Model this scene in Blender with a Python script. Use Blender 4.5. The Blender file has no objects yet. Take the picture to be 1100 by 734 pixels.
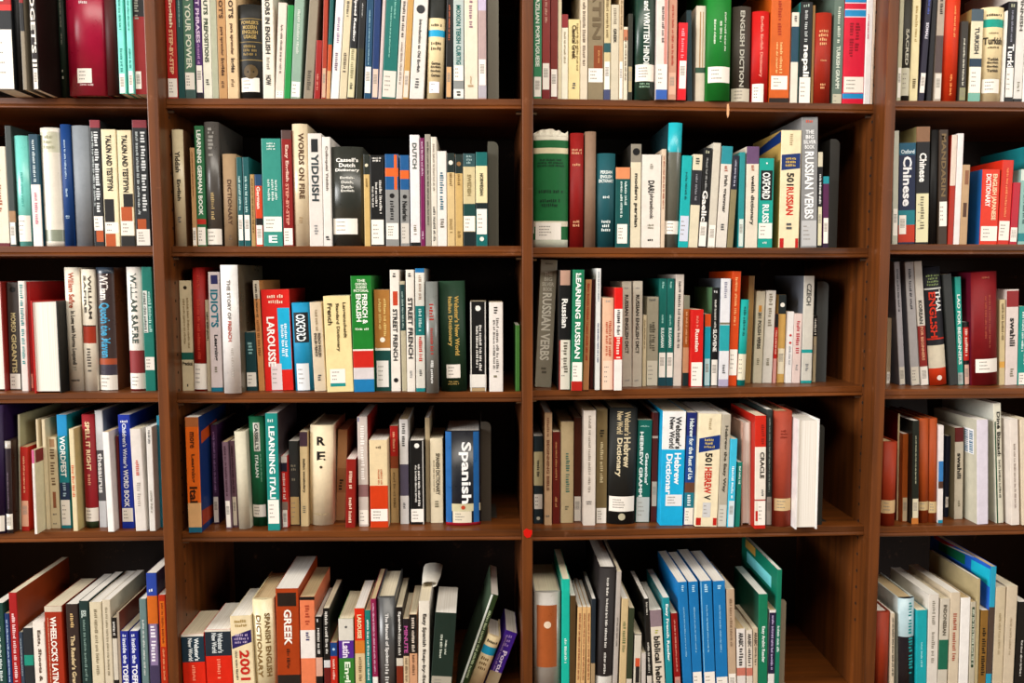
import bpy, bmesh, math, random
from mathutils import Vector, Matrix

# ------------------------------------------------------------------ camera, world, lights, exposure
scene = bpy.context.scene
col = scene.collection
CAM=(872.53926, 0.08228, 0.0386, -0.00121, -0.07267, -1.41242, 1.45)

f_px, pitch, yaw, roll, cx, cy, cz = CAM
cam_data = bpy.data.cameras.new('camera')
cam_data.sensor_width = 36.0
cam_data.lens = 36.0 * f_px / 1100.0
cam_data.clip_start = 0.05
camera = bpy.data.objects.new('camera', cam_data)
col.objects.link(camera)
fwd = Vector((math.sin(yaw) * math.cos(pitch), math.cos(yaw) * math.cos(pitch), -math.sin(pitch)))
rt = Vector((math.cos(yaw), -math.sin(yaw), 0))
up = rt.cross(fwd)
r2 = rt * math.cos(roll) + up * math.sin(roll)
u2 = -rt * math.sin(roll) + up * math.cos(roll)
m3 = Matrix((r2, u2, -fwd)).transposed()
camera.matrix_world = Matrix.Translation((cx, cy, cz)) @ m3.to_4x4()
scene.camera = camera

world = bpy.data.worlds.new('room_ambient')
world.use_nodes = True
world.node_tree.nodes['Background'].inputs[0].default_value = (1.0, 0.96, 0.9, 1)
world.node_tree.nodes['Background'].inputs[1].default_value = 0.055
scene.world = world

def area(name, loc, target, sx, sy, power, color):
    d = bpy.data.lights.new(name, 'AREA')
    d.shape = 'RECTANGLE'; d.size = sx; d.size_y = sy; d.energy = power; d.color = color
    o = bpy.data.objects.new(name, d)
    o.location = loc
    o.rotation_euler = (Vector(target) - Vector(loc)).to_track_quat('-Z', 'Y').to_euler()
    col.objects.link(o)
    return o
# tall window of the reading room, to the left behind the photographer, and the ceiling luminaires
area('window_light', (-5.0, -2.5, 2.7), (0.2, 0, 1.3), 2.4, 2.2, 390, (1.0, 0.985, 0.97))
area('ceiling_light', (0.3, -1.9, 3.5), (0.2, 0, 1.2), 4.2, 0.9, 92, (1.0, 0.93, 0.82))
area('far_window_light', (4.6, -3.4, 2.4), (-0.2, 0, 1.2), 1.6, 2.0, 95, (1.0, 0.98, 0.95))

vs = scene.view_settings
vs.view_transform = 'Standard'
vs.look = 'None'
vs.gamma = 1.0
vs.use_curve_mapping = False
vs.exposure = 0.0

# ------------------------------------------------------------------ materials
def lin(h):
    h = h.lstrip('#')
    v = [int(h[i:i + 2], 16) / 255 for i in (0, 2, 4)]
    v = [c - 0.032 * math.sin(2 * math.pi * c) for c in v]   # picture contrast put into every colour: darks deeper, lights lighter
    return [((c + 0.055) / 1.055) ** 2.4 if c > 0.04045 else c / 12.92 for c in v]

_mats = {}
def mat_print(h, finish='p'):
    """Printed or cloth cover colour with slight mottling and scuffs; finish p paper, j glossy jacket, h cloth, t ink, l label."""
    key = (h, finish)
    if key in _mats:
        return _mats[key]
    m = bpy.data.materials.new('cover_%s_%s' % (finish, h))
    m.use_nodes = True
    nt = m.node_tree
    b = nt.nodes['Principled BSDF']
    c = lin(h)
    r = {'p': 0.42, 'j': 0.28, 'h': 0.55, 't': 0.5, 'l': 0.6}[finish]
    b.inputs['Roughness'].default_value = r
    b.inputs['Specular IOR Level'].default_value = {'p': 0.4, 'j': 0.6, 'h': 0.3, 't': 0.3, 'l': 0.2}[finish]
    if finish in 'tl':
        b.inputs['Base Color'].default_value = (*c, 1)
    else:
        tc = nt.nodes.new('ShaderNodeTexCoord')
        n = nt.nodes.new('ShaderNodeTexNoise')
        n.inputs['Scale'].default_value = 38
        n.inputs['Detail'].default_value = 5
        n.inputs['Roughness'].default_value = 0.7
        nt.links.new(tc.outputs['Object'], n.inputs['Vector'])
        rp = nt.nodes.new('ShaderNodeMapRange')
        rp.inputs['From Min'].default_value = 0.3
        rp.inputs['From Max'].default_value = 0.75
        rp.inputs['To Min'].default_value = 0.86
        rp.inputs['To Max'].default_value = 1.08
        nt.links.new(n.outputs['Fac'], rp.inputs['Value'])
        mx = nt.nodes.new('ShaderNodeVectorMath')
        mx.operation = 'SCALE'
        mx.inputs[0].default_value = c
        nt.links.new(rp.outputs['Result'], mx.inputs['Scale'])
        nt.links.new(mx.outputs[0], b.inputs['Base Color'])
        rr = nt.nodes.new('ShaderNodeMapRange')
        rr.inputs['To Min'].default_value = r - 0.08
        rr.inputs['To Max'].default_value = r + 0.12
        nt.links.new(n.outputs['Fac'], rr.inputs['Value'])
        nt.links.new(rr.outputs['Result'], b.inputs['Roughness'])
    _mats[key] = m
    return m

def mat_pages(name, h):
    m = bpy.data.materials.new(name)
    m.use_nodes = True
    nt = m.node_tree
    b = nt.nodes['Principled BSDF']
    b.inputs['Roughness'].default_value = 0.85
    b.inputs['Specular IOR Level'].default_value = 0.1
    tc = nt.nodes.new('ShaderNodeTexCoord')
    mp = nt.nodes.new('ShaderNodeMapping')
    mp.inputs['Scale'].default_value = (1400, 4, 4)
    n = nt.nodes.new('ShaderNodeTexNoise')
    n.inputs['Scale'].default_value = 1.0
    n.inputs['Detail'].default_value = 2
    nt.links.new(tc.outputs['Object'], mp.inputs['Vector'])
    nt.links.new(mp.outputs[0], n.inputs['Vector'])
    cr = nt.nodes.new('ShaderNodeValToRGB')
    c = lin(h)
    cr.color_ramp.elements[0].position = 0.3
    cr.color_ramp.elements[0].color = (c[0] * 0.8, c[1] * 0.77, c[2] * 0.72, 1)
    cr.color_ramp.elements[1].position = 0.65
    cr.color_ramp.elements[1].color = (*c, 1)
    nt.links.new(n.outputs['Fac'], cr.inputs['Fac'])
    nt.links.new(cr.outputs['Color'], b.inputs['Base Color'])
    return m
PAGES = [mat_pages('page_edges_cream', '#e0d2b6'), mat_pages('page_edges_white', '#eee8de'), mat_pages('page_edges_tan', '#c8b08c')]

def mat_wood(name, axis, dark, light, rough=0.4):
    m = bpy.data.materials.new(name)
    m.use_nodes = True
    nt = m.node_tree
    b = nt.nodes['Principled BSDF']
    tc = nt.nodes.new('ShaderNodeTexCoord')
    mp = nt.nodes.new('ShaderNodeMapping')
    s = [60, 60, 60]
    s[axis] = 2.2
    mp.inputs['Scale'].default_value = s
    nt.links.new(tc.outputs['Object'], mp.inputs['Vector'])
    n = nt.nodes.new('ShaderNodeTexNoise')
    n.inputs['Scale'].default_value = 1.0
    n.inputs['Detail'].default_value = 6
    n.inputs['Distortion'].default_value = 0.6
    nt.links.new(mp.outputs[0], n.inputs['Vector'])
    cr = nt.nodes.new('ShaderNodeValToRGB')
    cr.color_ramp.elements[0].position = 0.25
    cr.color_ramp.elements[0].color = (*lin(dark), 1)
    cr.color_ramp.elements[1].position = 0.75
    cr.color_ramp.elements[1].color = (*lin(light), 1)
    nt.links.new(n.outputs['Fac'], cr.inputs['Fac'])
    n2 = nt.nodes.new('ShaderNodeTexNoise')
    n2.inputs['Scale'].default_value = 9
    n2.inputs['Detail'].default_value = 8
    nt.links.new(tc.outputs['Object'], n2.inputs['Vector'])
    mr = nt.nodes.new('ShaderNodeMapRange')
    mr.inputs['To Min'].default_value = 0.72
    mr.inputs['To Max'].default_value = 1.25
    nt.links.new(n2.outputs['Fac'], mr.inputs['Value'])
    vm = nt.nodes.new('ShaderNodeVectorMath')
    vm.operation = 'SCALE'
    nt.links.new(cr.outputs['Color'], vm.inputs[0])
    nt.links.new(mr.outputs['Result'], vm.inputs['Scale'])
    n3 = nt.nodes.new('ShaderNodeTexNoise')
    n3.inputs['Scale'].default_value = 34
    n3.inputs['Detail'].default_value = 9
    n3.inputs['Roughness'].default_value = 0.75
    nt.links.new(tc.outputs['Object'], n3.inputs['Vector'])
    sc = nt.nodes.new('ShaderNodeMapRange')
    sc.inputs['From Min'].default_value = 0.60
    sc.inputs['From Max'].default_value = 0.74
    sc.inputs['To Max'].default_value = 0.45
    nt.links.new(n3.outputs['Fac'], sc.inputs['Value'])
    mxc = nt.nodes.new('ShaderNodeMix')
    mxc.data_type = 'RGBA'
    mxc.inputs[7].default_value = (*lin('#9a7058'), 1)
    nt.links.new(sc.outputs['Result'], mxc.inputs[0])
    nt.links.new(vm.outputs[0], mxc.inputs[6])
    nt.links.new(mxc.outputs[2], b.inputs['Base Color'])
    b.inputs['Roughness'].default_value = rough
    b.inputs['Specular IOR Level'].default_value = 0.45
    bp = nt.nodes.new('ShaderNodeBump')
    bp.inputs['Strength'].default_value = 0.12
    bp.inputs['Distance'].default_value = 0.002
    nt.links.new(n.outputs['Fac'], bp.inputs['Height'])
    nt.links.new(bp.outputs['Normal'], b.inputs['Normal'])
    return m
WOOD_V = mat_wood('varnished_wood_upright', 2, '#472811', '#7c4a1d')
WOOD_H = mat_wood('varnished_wood_shelf', 0, '#482910', '#804c1b')
WOOD_BACK = mat_wood('shade_darkened_wood_back', 2, '#1e0f07', '#2c160a', 0.55)  # back wood coloured darker to put the bays' deep shade into it

def mat_plain(name, h, rough=0.5, metal=0.0):
    m = bpy.data.materials.new(name)
    m.use_nodes = True
    nt = m.node_tree
    b = nt.nodes['Principled BSDF']
    n = nt.nodes.new('ShaderNodeTexNoise')
    n.inputs['Scale'].default_value = 60
    mr = nt.nodes.new('ShaderNodeMapRange')
    mr.inputs['To Min'].default_value = 0.85
    mr.inputs['To Max'].default_value = 1.12
    nt.links.new(n.outputs['Fac'], mr.inputs['Value'])
    vm = nt.nodes.new('ShaderNodeVectorMath')
    vm.operation = 'SCALE'
    vm.inputs[0].default_value = lin(h)
    nt.links.new(mr.outputs['Result'], vm.inputs['Scale'])
    nt.links.new(vm.outputs[0], b.inputs['Base Color'])
    b.inputs['Roughness'].default_value = rough
    b.inputs['Metallic'].default_value = metal
    return m

# ------------------------------------------------------------------ helpers
def link_mesh(name, me, parent=None):
    o = bpy.data.objects.new(name, me)
    col.objects.link(o)
    if parent is not None:
        o.parent = parent
    return o

def mesh_from(name, verts, faces, mats, fmat=None, smooth=False):
    me = bpy.data.meshes.new(name)
    me.from_pydata(verts, [], faces)
    for m in mats:
        me.materials.append(m)
    if fmat:
        me.polygons.foreach_set('material_index', fmat)
    me.update()
    return me

def box_mesh(name, x0, x1, y0, y1, z0, z1, mat, bevel=0.0):
    bm = bmesh.new()
    vs_ = [bm.verts.new((x, y, z)) for x in (x0, x1) for y in (y0, y1) for z in (z0, z1)]
    for q in ((0, 1, 3, 2), (4, 6, 7, 5), (0, 4, 5, 1), (2, 3, 7, 6), (0, 2, 6, 4), (1, 5, 7, 3)):
        bm.faces.new([vs_[i] for i in q])
    bmesh.ops.recalc_face_normals(bm, faces=bm.faces)
    if bevel:
        bmesh.ops.bevel(bm, geom=bm.edges[:], offset=bevel, segments=2, affect='EDGES', profile=0.5)
    me = bpy.data.meshes.new(name)
    bm.to_mesh(me); bm.free()
    me.materials.append(mat)
    return me

def thing(name, loc, label, cat, group=None):
    o = bpy.data.objects.new(name, None)
    col.objects.link(o)
    o.empty_display_size = 0.02
    o.location = loc
    o['label'] = label; o['category'] = cat
    if group:
        o['group'] = group
    return o

# ------------------------------------------------------------------ measured layout (metres)
UPRIGHT_X=[-1.2598, -0.6298, 0.0, 0.631, 1.261]
UPRIGHT_T=0.0184
SHELVES=[
(0,-1,2.0099,2.0099,0.0423,0.0439),
(0,0,1.7544,1.7544,0.0423,0.0439),
(0,1,1.5004,1.5004,0.0423,0.0439),
(0,2,1.2416,1.2416,0.0423,0.0439),
(0,3,0.9895,0.9895,0.0423,0.0439),
(0,4,0.6655,0.6655,0.0423,0.0439),
(1,-1,2.0086,2.0086,0.0331,0.0186),
(1,0,1.7531,1.7531,0.0331,0.0186),
(1,1,1.5000,1.5000,0.0331,0.0186),
(1,2,1.2415,1.2415,0.0331,0.0186),
(1,3,0.9894,0.9894,0.0331,0.0186),
(1,4,0.6655,0.6655,0.0331,0.0186),
(2,-1,2.0091,2.0091,0.0161,0.0421),
(2,0,1.7536,1.7536,0.0161,0.0421),
(2,1,1.4976,1.4976,0.0161,0.0421),
(2,2,1.2443,1.2443,0.0161,0.0470),
(2,3,0.9885,0.9885,0.0161,0.0220),
(2,4,0.6655,0.6655,0.0161,0.0421),
(3,-1,2.0084,2.0084,0.0093,0.0153),
(3,0,1.7529,1.7529,0.0093,0.0153),
(3,1,1.5028,1.5028,0.0093,0.0153),
(3,2,1.2428,1.2428,0.0093,0.0153),
(3,3,0.9891,0.9891,0.0093,0.0153),
(3,4,0.6655,0.6655,0.0093,0.0153),
]

# books: label, binding, x, depth, shelf height, thickness, height (0.1 mm), lean, board width, colour, spine print
BOOKS=[
('black paperback with call-number label, top row, leftmost bay','p', -8535, -135, 17544, 318, 2150, 0.0, 1483, '16181c', {'S':[(1364, 1581, 'a01818'),(1268, 1364, 'c8302c')], 'L':(12, 965), 'T':[('~','d8d0c0', 1388, 1798, 0.3)]}),
('slim black hardback, just right of black paperback, top row, leftmost bay','h', -8325, -86, 17544, 93, 2199, 0.0, 1637, '1c1c1e', {}),
('slim taupe paperback with dark red band, top row, leftmost bay','p', -8208, -146, 17544, 66, 2247, 0.0, 1591, '8a8070', {'S':[(1389, 2247, '8a1410'),(940, 1389, '17120f')]}),
('slim dark brown paperback with call-number label, top row, leftmost bay','p', -8024, -152, 17544, 100, 2296, 0.0, 1744, '22100c', {'L':(10, 343, 0.06, 0.9), 'T':[("ROGET'S II", 'e8e0d4', 368, 1726, 0.72)]}),
('slim black hardback, just right of slim taupe paperback, top row, leftmost bay','h', -8124, 534, 17544, 94, 2174, 0.0, 1580, '190b08', {}),
('slim dark green hardback, top row, leftmost bay','h', -7917, 535, 17544, 106, 2223, 0.0, 1534, '26382c', {'T':[('~','a8a898', 1408, 1915, 0.2),('~','a8a898', 1204, 1383, 0.2),('~','a8a898', 911, 1102, 0.2)], 'H':[('~|~','a0a090', 295, 500, 0.4)]}),
('thick magenta hardback with call-number label, top row, leftmost bay','h', -7383, 226, 17544, 639, 2271, 0.0, 1687, 'a0123e', {'L':(202, 442, 0.26, 0.64), 'H':[('~','e8d8d8', 1506, 1555, 0.3),('~','e8c8c8', 159, 190, 0.36)], 'j':1}),
('maroon hardback, top row, leftmost bay','h', -6956, 212, 17544, 183, 2150, 0.0, 1523, '4a0c08', {}),
('slim aqua paperback with call-number label, just right of slim maroon paperback, top row, leftmost bay','p', -6728, 88, 17544, 108, 2199, 0.0, 1677, '7fdccb', {'L':(10, 326), 'T':[('~','1a7a72', 338, 737, 0.35),('~','1a7a72', 1035, 1776, 0.3)]}),
('slim maroon paperback, top row, leftmost bay','p', -6844, 537, 17544, 35, 2247, 0.0, 1631, '3c0f0c', {}),  # added slab, coloured as the dark gap between two books
('slim aqua paperback with call-number label, just right of slim aqua paperback, top row, leftmost bay','p', -6584, 83, 17544, 90, 2296, 0.0, 1584, '7fdccb', {'L':(10, 368), 'T':[('~','1a7a72', 413, 737, 0.35),('~','1a7a72', 1036, 1776, 0.3)]}),
('dark red paperback with black band and call-number label, top row, leftmost bay','p', -6421, 135, 17544, 229, 2174, 0.0, 1620, '18120f', {'S':[(0, 1276, '8c1512')], 'L':(88, 377, 0.0, 0.45), 'T':[('~','8a8a80', 1202, 1796, 0.3, -0.2)]}),
('red paperback with call-number label, top row, second bay','p', -6019, 425, 17531, 174, 2223, 0.0, 1574, 'a61812', {'L':(30, 344), 'T':[('Easy English','f0dcb8', 1196, 2081, 0.42),('STEP-BY-STEP','e8b890', 415, 1168, 0.36)]}),
('slim dark teal paperback, top row, second bay','p', -5867, 421, 17531, 110, 2271, 0.0, 1727, '0f4a48', {'T':[('~','9ab8b0', 1211, 2082, 0.2)]}),
('sage green paperback, just right of slim dark teal paperback, top row, second bay','p', -5719, 418, 17531, 179, 2150, 0.0, 1564, '557763', {'S':[(0, 159, '48605c')], 'L':(159, 445), 'T':[('BUILD YOUR POWER','d8dcc8', 502, 2090, 0.5)]}),
('purple paperback with call-number label, top row, second bay','p', -5555, 414, 17531, 118, 2199, 0.0, 1517, '4e1f66', {'S':[(0, 102, '1c1420')], 'L':(108, 565), 'T':[('PERFECT PHRASES','d8c0dc', 943, 2139, 0.5),('~','b08ab8', 588, 929, 0.4)]}),
('white paperback with dark green title, top row, second bay','p', -5415, 411, 17531, 147, 2247, 0.0, 1671, 'e0dcc8', {'T':[('INS & OUTS','35472f', 1410, 2140, 0.45),('PREPOSITIONS','35472f', 616, 1353, 0.45),('~','4a4a40', 231, 331, 0.4)]}),
('slim beige paperback, top row, second bay','p', -5286, 408, 17531, 104, 2296, 0.0, 1624, 'a9ab95', {}),
('tan paperback with brown title, top row, second bay','p', -5155, 405, 17531, 145, 2174, 0.0, 1660, 'b48c62', {'T':[("IDIOT'S", '4a2c18', 1354, 1833, 0.45),('para aprender','5a3c28', 731, 1213, 0.4),('Inglés','4a2c18', 389, 688, 0.5),('~','6a5038', 160, 303, 0.35)]}),
('beige paperback with dark brown title, top row, second bay','p', -4984, 401, 17531, 182, 2223, 0.0, 1614, 'd4b690', {'T':[("IDIOT'S", '3a2418', 1355, 1834, 0.42),('para aprender','5a3c28', 746, 1270, 0.36),('Inglés','3a2c28', 447, 689, 0.45),('~','6a5038', 189, 332, 0.3)]}),
('thick black hardback with call-number label, top row, second bay','h', -4675, 394, 17531, 406, 1596, 0.0015, 1101, '24231f', {'S':[(1348, 1362, '8a7648'),(960, 971, '8a7648'),(656, 670, '8a7648')], 'L':(124, 362, 0.06, 0.84), 'H':[("FOWLER'S|MODERN|ENGLISH|USAGE", 'a8905c', 1002, 1322, 0.7),('~|~|~','8a7648', 718, 917, 0.66)], 'D':[(462, 0.3, '5a4a2c')]}),
('white paperback with black title, top row, second bay','p', -4372, 387, 17531, 192, 2150, 0.0087, 1604, 'e4dbc8', {'T':[('ERRORS IN ENGLISH','1c1a18', 762, 1836, 0.4),('~','8a8478', 477, 705, 0.3),('HOW','1c1a18', 234, 405, 0.45)]}),
('pink paperback with call-number label, top row, second bay','p', -4191, 383, 17531, 144, 1621, 0.0593, 1158, 'dccbbc', {'L':(25, 134), 'T':[('~','5a5048', 421, 1247, 0.25)]}),
('slim green paperback, top row, second bay','p', -4062, 380, 17531, 106, 1582, 0.066, 1252, '1c8a48', {}),
('sage green paperback with call-number label, just right of slim green paperback, top row, second bay','p', -3916, 377, 17531, 164, 2301, 0.0659, 1667, '8aa192', {'L':(31, 290), 'T':[('~','c8d0c4', 736, 1503, 0.3)]}),
('taupe paperback, top row, second bay','p', -3699, 372, 17531, 155, 2183, 0.0848, 1506, '8d8373', {'T':[('~','5a5248', 136, 480, 0.4)]}),
('slim dark red paperback, top row, second bay','p', -3546, 368, 17531, 103, 994, 0.0652, 806, '951a10', {'T':[('~','d89080', 136, 423, 0.35)]}),
('slim rust paperback with call-number label, top row, second bay','p', -3430, 365, 17531, 79, 2273, 0.044, 1608, 'a03c1c', {'L':(27, 522, 0, 1, 'c0a088')}),
('slim teal paperback with tan band, top row, second bay','p', -3353, 364, 17531, 64, 2154, 0.0567, 1646, '0f5e5c', {'S':[(480, 923, 'b8541e'),(0, 480, 'c89a70')]}),
('white paperback, just right of slim teal paperback, top row, second bay','p', -3240, 361, 17531, 137, 2205, 0.0758, 1601, 'e4e0dc', {'T':[('~','8a7090', 901, 1379, 0.35),('~','7a6a78', 451, 781, 0.4)]}),
('beige paperback, fifteenth book from right, top row, second bay','p', -3099, 358, 17531, 125, 2254, 0.0771, 1555, 'cdbfa0', {'T':[('~','4a4440', 1380, 1914, 0.35),('~','5a4c44', 451, 782, 0.4)]}),
('black paperback with cream band and white title, top row, second bay','p', -2964, 355, 17531, 114, 2302, 0.0723, 1708, '16161a', {'S':[(29, 857, 'cfc6a0')], 'T':[('Speed Reading','f0ece8', 977, 1707, 0.5),('~','8a8468', 301, 842, 0.45),('~','1c1c1c', 165, 277, 0.4)]}),
('slim black paperback with dark olive band, top row, second bay','p', -2823, 351, 17531, 110, 2178, 0.0606, 1543, '34341f', {'S':[(857, 2178, '141416')], 'T':[('~','b8b8b8', 1379, 1617, 0.2)]}),
('dark teal paperback with call-number label, top row, second bay','p', -2673, 348, 17531, 119, 2225, 0.0461, 1695, '0e4a68', {'L':(105, 548), 'T':[('~','9ac0d0', 572, 1497, 0.18)]}),
('navy paperback with call-number label, top row, second bay','p', -2546, 345, 17531, 111, 2273, 0.0447, 1649, '11386a', {'L':(30, 512, 0, 1, 'd0b8a8')}),
('slim pink paperback, top row, second bay','p', -2459, 343, 17531, 54, 2154, 0.0612, 1487, 'c4b2ae', {}),
('teal paperback with call-number label, top row, second bay','p', -2307, 339, 17531, 241, 2203, 0.0644, 1640, '0d6d66', {'L':(30, 477, 0, 1, 'd4ccc0'), 'T':[('~','8ac4b4', 1352, 1797, 0.12, 0.15),('~','8ac4b4', 694, 1560, 0.1, -0.1)]}),
('pink paperback, just right of teal paperback, top row, second bay','p', -2123, 335, 17531, 110, 2252, 0.0675, 1594, 'd4c8bc', {'T':[('~','3a302c', 1024, 1650, 0.4),('~','8a7a70', 242, 964, 0.3)]}),
('slim tan paperback with call-number label, top row, second bay','p', -2014, 333, 17531, 100, 2301, 0.0675, 1748, 'bd9458', {'L':(31, 484, 0, 1, 'd8c8b8')}),
('white paperback with charcoal title, top row, second bay','p', -1824, 328, 17531, 242, 2179, 0.0608, 1583, 'dad5cd', {'T':[('Introduction to Old English','3c3a38', 454, 1347, 0.26),('~','5a5a5a', 168, 349, 0.3)], 'D':[(1517, 0.3, '38383a')]}),
('yellow hardback with dark olive band and call-number label, top row, second bay','h', -1506, 321, 17531, 285, 2224, 0.0374, 1535, 'e8d0a2', {'S':[(1373, 2224, '20221b'),(1060, 1173, '1a9cc8')], 'L':(108, 298, 0.15, 0.75, 'e8e4f0'), 'H':[('~','3a3020', 1233, 1278, 0.7),('~|~','4a3c28', 800, 979, 0.7),('German|English|English|German','3a2e1e', 364, 635, 0.6)]}),
('slim black paperback with call-number label, top row, second bay','p', -1265, 315, 17531, 103, 2272, 0.0181, 1688, '191614', {'L':(39, 551, 0, 1, 'c8a078'), 'T':[('~','c87050', 995, 1590, 0.3)]}),
('light grey paperback with call-number label, just right of slim black paperback, top row, second bay','p', -1091, 311, 17531, 178, 2150, 0.0046, 1523, 'aebab6', {'S':[(178, 320, '888a88'),(33, 178, 'e6e2da')], 'L':(320, 575), 'T':[('MOXON TEKSH CURTIG','1c6a66', 590, 1591, 0.42),('~','4a4a40', 63, 139, 0.4)]}),
('cream paperback, top row, second bay','p', -870, 306, 17531, 228, 2199, 0.0, 1677, 'e2d2bb', {'T':[('~','8a6a78', 1190, 1858, 0.28),('~|','a89070', 215, 395, 0.3)]}),
('light grey paperback with lilac band and call-number label, top row, second bay','p', -678, 302, 17531, 139, 2247, 0.0, 1631, 'ac9694', {'S':[(1503, 2247, 'bcb0c8'),(34, 245, 'aaa4ac')], 'L':(245, 682)}),
('green paperback with call-number label, top row, third bay','p', 279, 273, 17536, 142, 2174, 0.0, 1620, '35805a', {'L':(45, 382), 'T':[('AND BRAZILIAN PORTUGUESE','e4ecdc', 554, 2114, 0.46)]}),
('dark red paperback with call-number label, just right of green paperback, top row, third bay','p', 426, 279, 17536, 139, 2223, 0.0, 1574, '87302a', {'S':[(0, 169, '7a1c1c')], 'L':(169, 614), 'T':[('~','c8a090', 1256, 1964, 0.3)]}),
('dark red paperback with call-number label, just right of dark red paperback, top row, third bay','p', 567, 285, 17536, 124, 2271, 0.0, 1727, '772618', {'L':(50, 516)}),
('slim beige paperback, just right of dark red paperback, top row, third bay','p', 666, 289, 17536, 62, 2150, 0.0, 1564, 'cdbfa0', {}),
('slim cream paperback with dark red band, top row, third bay','p', 755, 293, 17536, 109, 1448, 0.0, 999, 'e4dcc4', {'S':[(1221, 1448, '8a2a2c')], 'T':[('~','9a8c70', 606, 1149, 0.3)]}),
('yellow paperback with brown title, top row, third bay','p', 918, 300, 17536, 202, 1367, 0.0, 1063, 'e2ca92', {'T':[('Classical Greek','4a3a20', 695, 1267, 0.36),('~','7a683c', 494, 1296, 0.16, 0.28),('~','5a5a5a', 191, 292, 0.3)]}),
('cream paperback, just right of yellow paperback, top row, third bay','p', 1089, 307, 17536, 128, 2296, 0.0, 1624, 'd6c6ae', {'T':[('~','6a5a4c', 957, 1840, 0.4),('~','7a6a5c', 583, 928, 0.35)]}),
('taupe paperback with call-number label, top row, third bay','p', 1297, 316, 17536, 274, 2174, 0.0, 1660, '877a62', {'S':[(544, 932, '85451c', 0.36, 0.98)], 'L':(307, 544), 'T':[('LATIN','6a5c46', 1033, 2114, 0.5, 0.05),('~','c89060', 616, 846, 0.12, 0.2)]}),
('beige paperback with call-number label, just right of taupe paperback, top row, third bay','p', 1499, 324, 17536, 116, 2223, 0.0, 1614, 'c6b48c', {'S':[(821, 979, '29575a'),(0, 187, '4a5070')], 'L':(187, 663), 'T':[('~','7a6848', 1051, 1708, 0.4)]}),
('beige paperback, tenth book from left, top row, third bay','p', 1634, 330, 17536, 140, 1632, 0.0, 1126, 'c8bda6', {'T':[('~','8a8070', 1283, 1569, 0.4),('GREEK','3a3630', 982, 1226, 0.35)]}),
('slim beige paperback with call-number label, top row, third bay','p', 1745, 334, 17536, 74, 2150, 0.0, 1604, 'c6ae8e', {'L':(31, 668), 'T':[('~','8a7458', 1200, 1857, 0.4)]}),
('slim cream paperback with tan band, top row, third bay','p', 1824, 337, 17536, 74, 1259, 0.0, 909, 'dcd0b8', {'S':[(1029, 1216, 'b87a5c')], 'T':[('~','6a5c48', 337, 1087, 0.4)]}),
('slim dark olive paperback with call-number label, top row, third bay','p', 1908, 341, 17536, 81, 1484, 0.0, 1184, '2d2d20', {'L':(150, 584, 0, 1, 'a89878')}),
('dark green hardback with call-number label, top row, third bay','h', 2156, 243, 17536, 327, 2296, 0.0, 1664, '224236', {'L':(317, 605), 'T':[('SPOKEN and WRITTEN HINDI','e8ece4', 611, 2141, 0.3, 0.05)], 'H':[('~|~','8aa890', 196, 294, 0.6)], 'j':1}),
('pink paperback with call-number label, top row, third bay','p', 2437, 206, 17536, 199, 2174, 0.0, 1500, 'e2cfc6', {'S':[(598, 2174, 'c88a80', 0.68, 1),(0, 167, '3a62a8')], 'L':(167, 598), 'T':[('~','3a2c2c', 941, 1567, 0.22, 0.05)]}),
('peach paperback with call-number label, top row, third bay','p', 2624, 227, 17536, 146, 2223, 0.0, 1654, 'bd8d78', {'L':(87, 461, 0, 1, 'cfa48e'), 'T':[('~','a8402c', 548, 1604, 0.25)]}),
('crimson paperback with call-number label, just right of peach paperback, top row, third bay','p', 2795, 249, 17536, 162, 1314, 0.0134, 947, 'd41328', {'L':(194, 670, 0.15, 1), 'T':[('~','f09098', 698, 1214, 0.35)]}),
('slim dark teal paperback, top row, third bay','p', 2976, 385, 17536, 95, 1567, -0.024, 1241, '123a44', {}),
('cream paperback, just right of slim dark teal paperback, top row, third bay','p', 3160, 393, 17536, 170, 1649, 0.0, 1218, 'd8cdb8', {'S':[(593, 1548, 'a8845c', 0.35, 0.5),(593, 1548, 'b09068', 0.7, 0.8),(500, 593, '3c5c4a')]}),
('thick green hardback with call-number label, top row, third bay','h', 3459, 260, 17536, 420, 2247, 0.0, 1551, '167a2f', {'L':(308, 581, 0.06, 0.98), 'T':[('~','d0e4c8', 832, 1506, 0.09, 0.24),('~','d0e4c8', 989, 1350, 0.09, 0.04),('~','d0e4c8', 958, 1380, 0.09, -0.2)]}),
('charcoal hardback with call-number label, top row, third bay','h', 3908, 423, 17536, 325, 1662, 0.0, 1267, '4a423a', {'L':(19, 247, 0, 1, 'c8beac'), 'T':[('ENGLISH DICTION','b0aca0', 272, 1586, 0.24)]}),
('red hardback with call-number label, top row, third bay','h', 4253, 437, 17536, 304, 1588, 0.0, 1136, 'bd1a16', {'L':(10, 333, 0.06, 0.7), 'T':[('English English Dictionary','e89080', 447, 1497, 0.22)]}),
('orange paperback with call-number label, top row, third bay','p', 4601, 451, 17536, 356, 2223, 0.0, 1694, 'c66118', {'S':[(0, 91, '2a1a10')], 'L':(237, 475, 0.04, 0.92), 'T':[('~','a03a14', 1160, 2028, 0.2, -0.05),('~','e8b880', 499, 1053, 0.14, 0.05),('~','e8b880', 499, 1053, 0.1, -0.16)]}),
('white paperback with dark teal band, top row, third bay','p', 4868, 462, 17536, 132, 1578, 0.0, 1169, 'dcd4c4', {'S':[(720, 1334, '1d4a5c')], 'T':[('~','3a3a3a', 1395, 1518, 0.35)]}),
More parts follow.
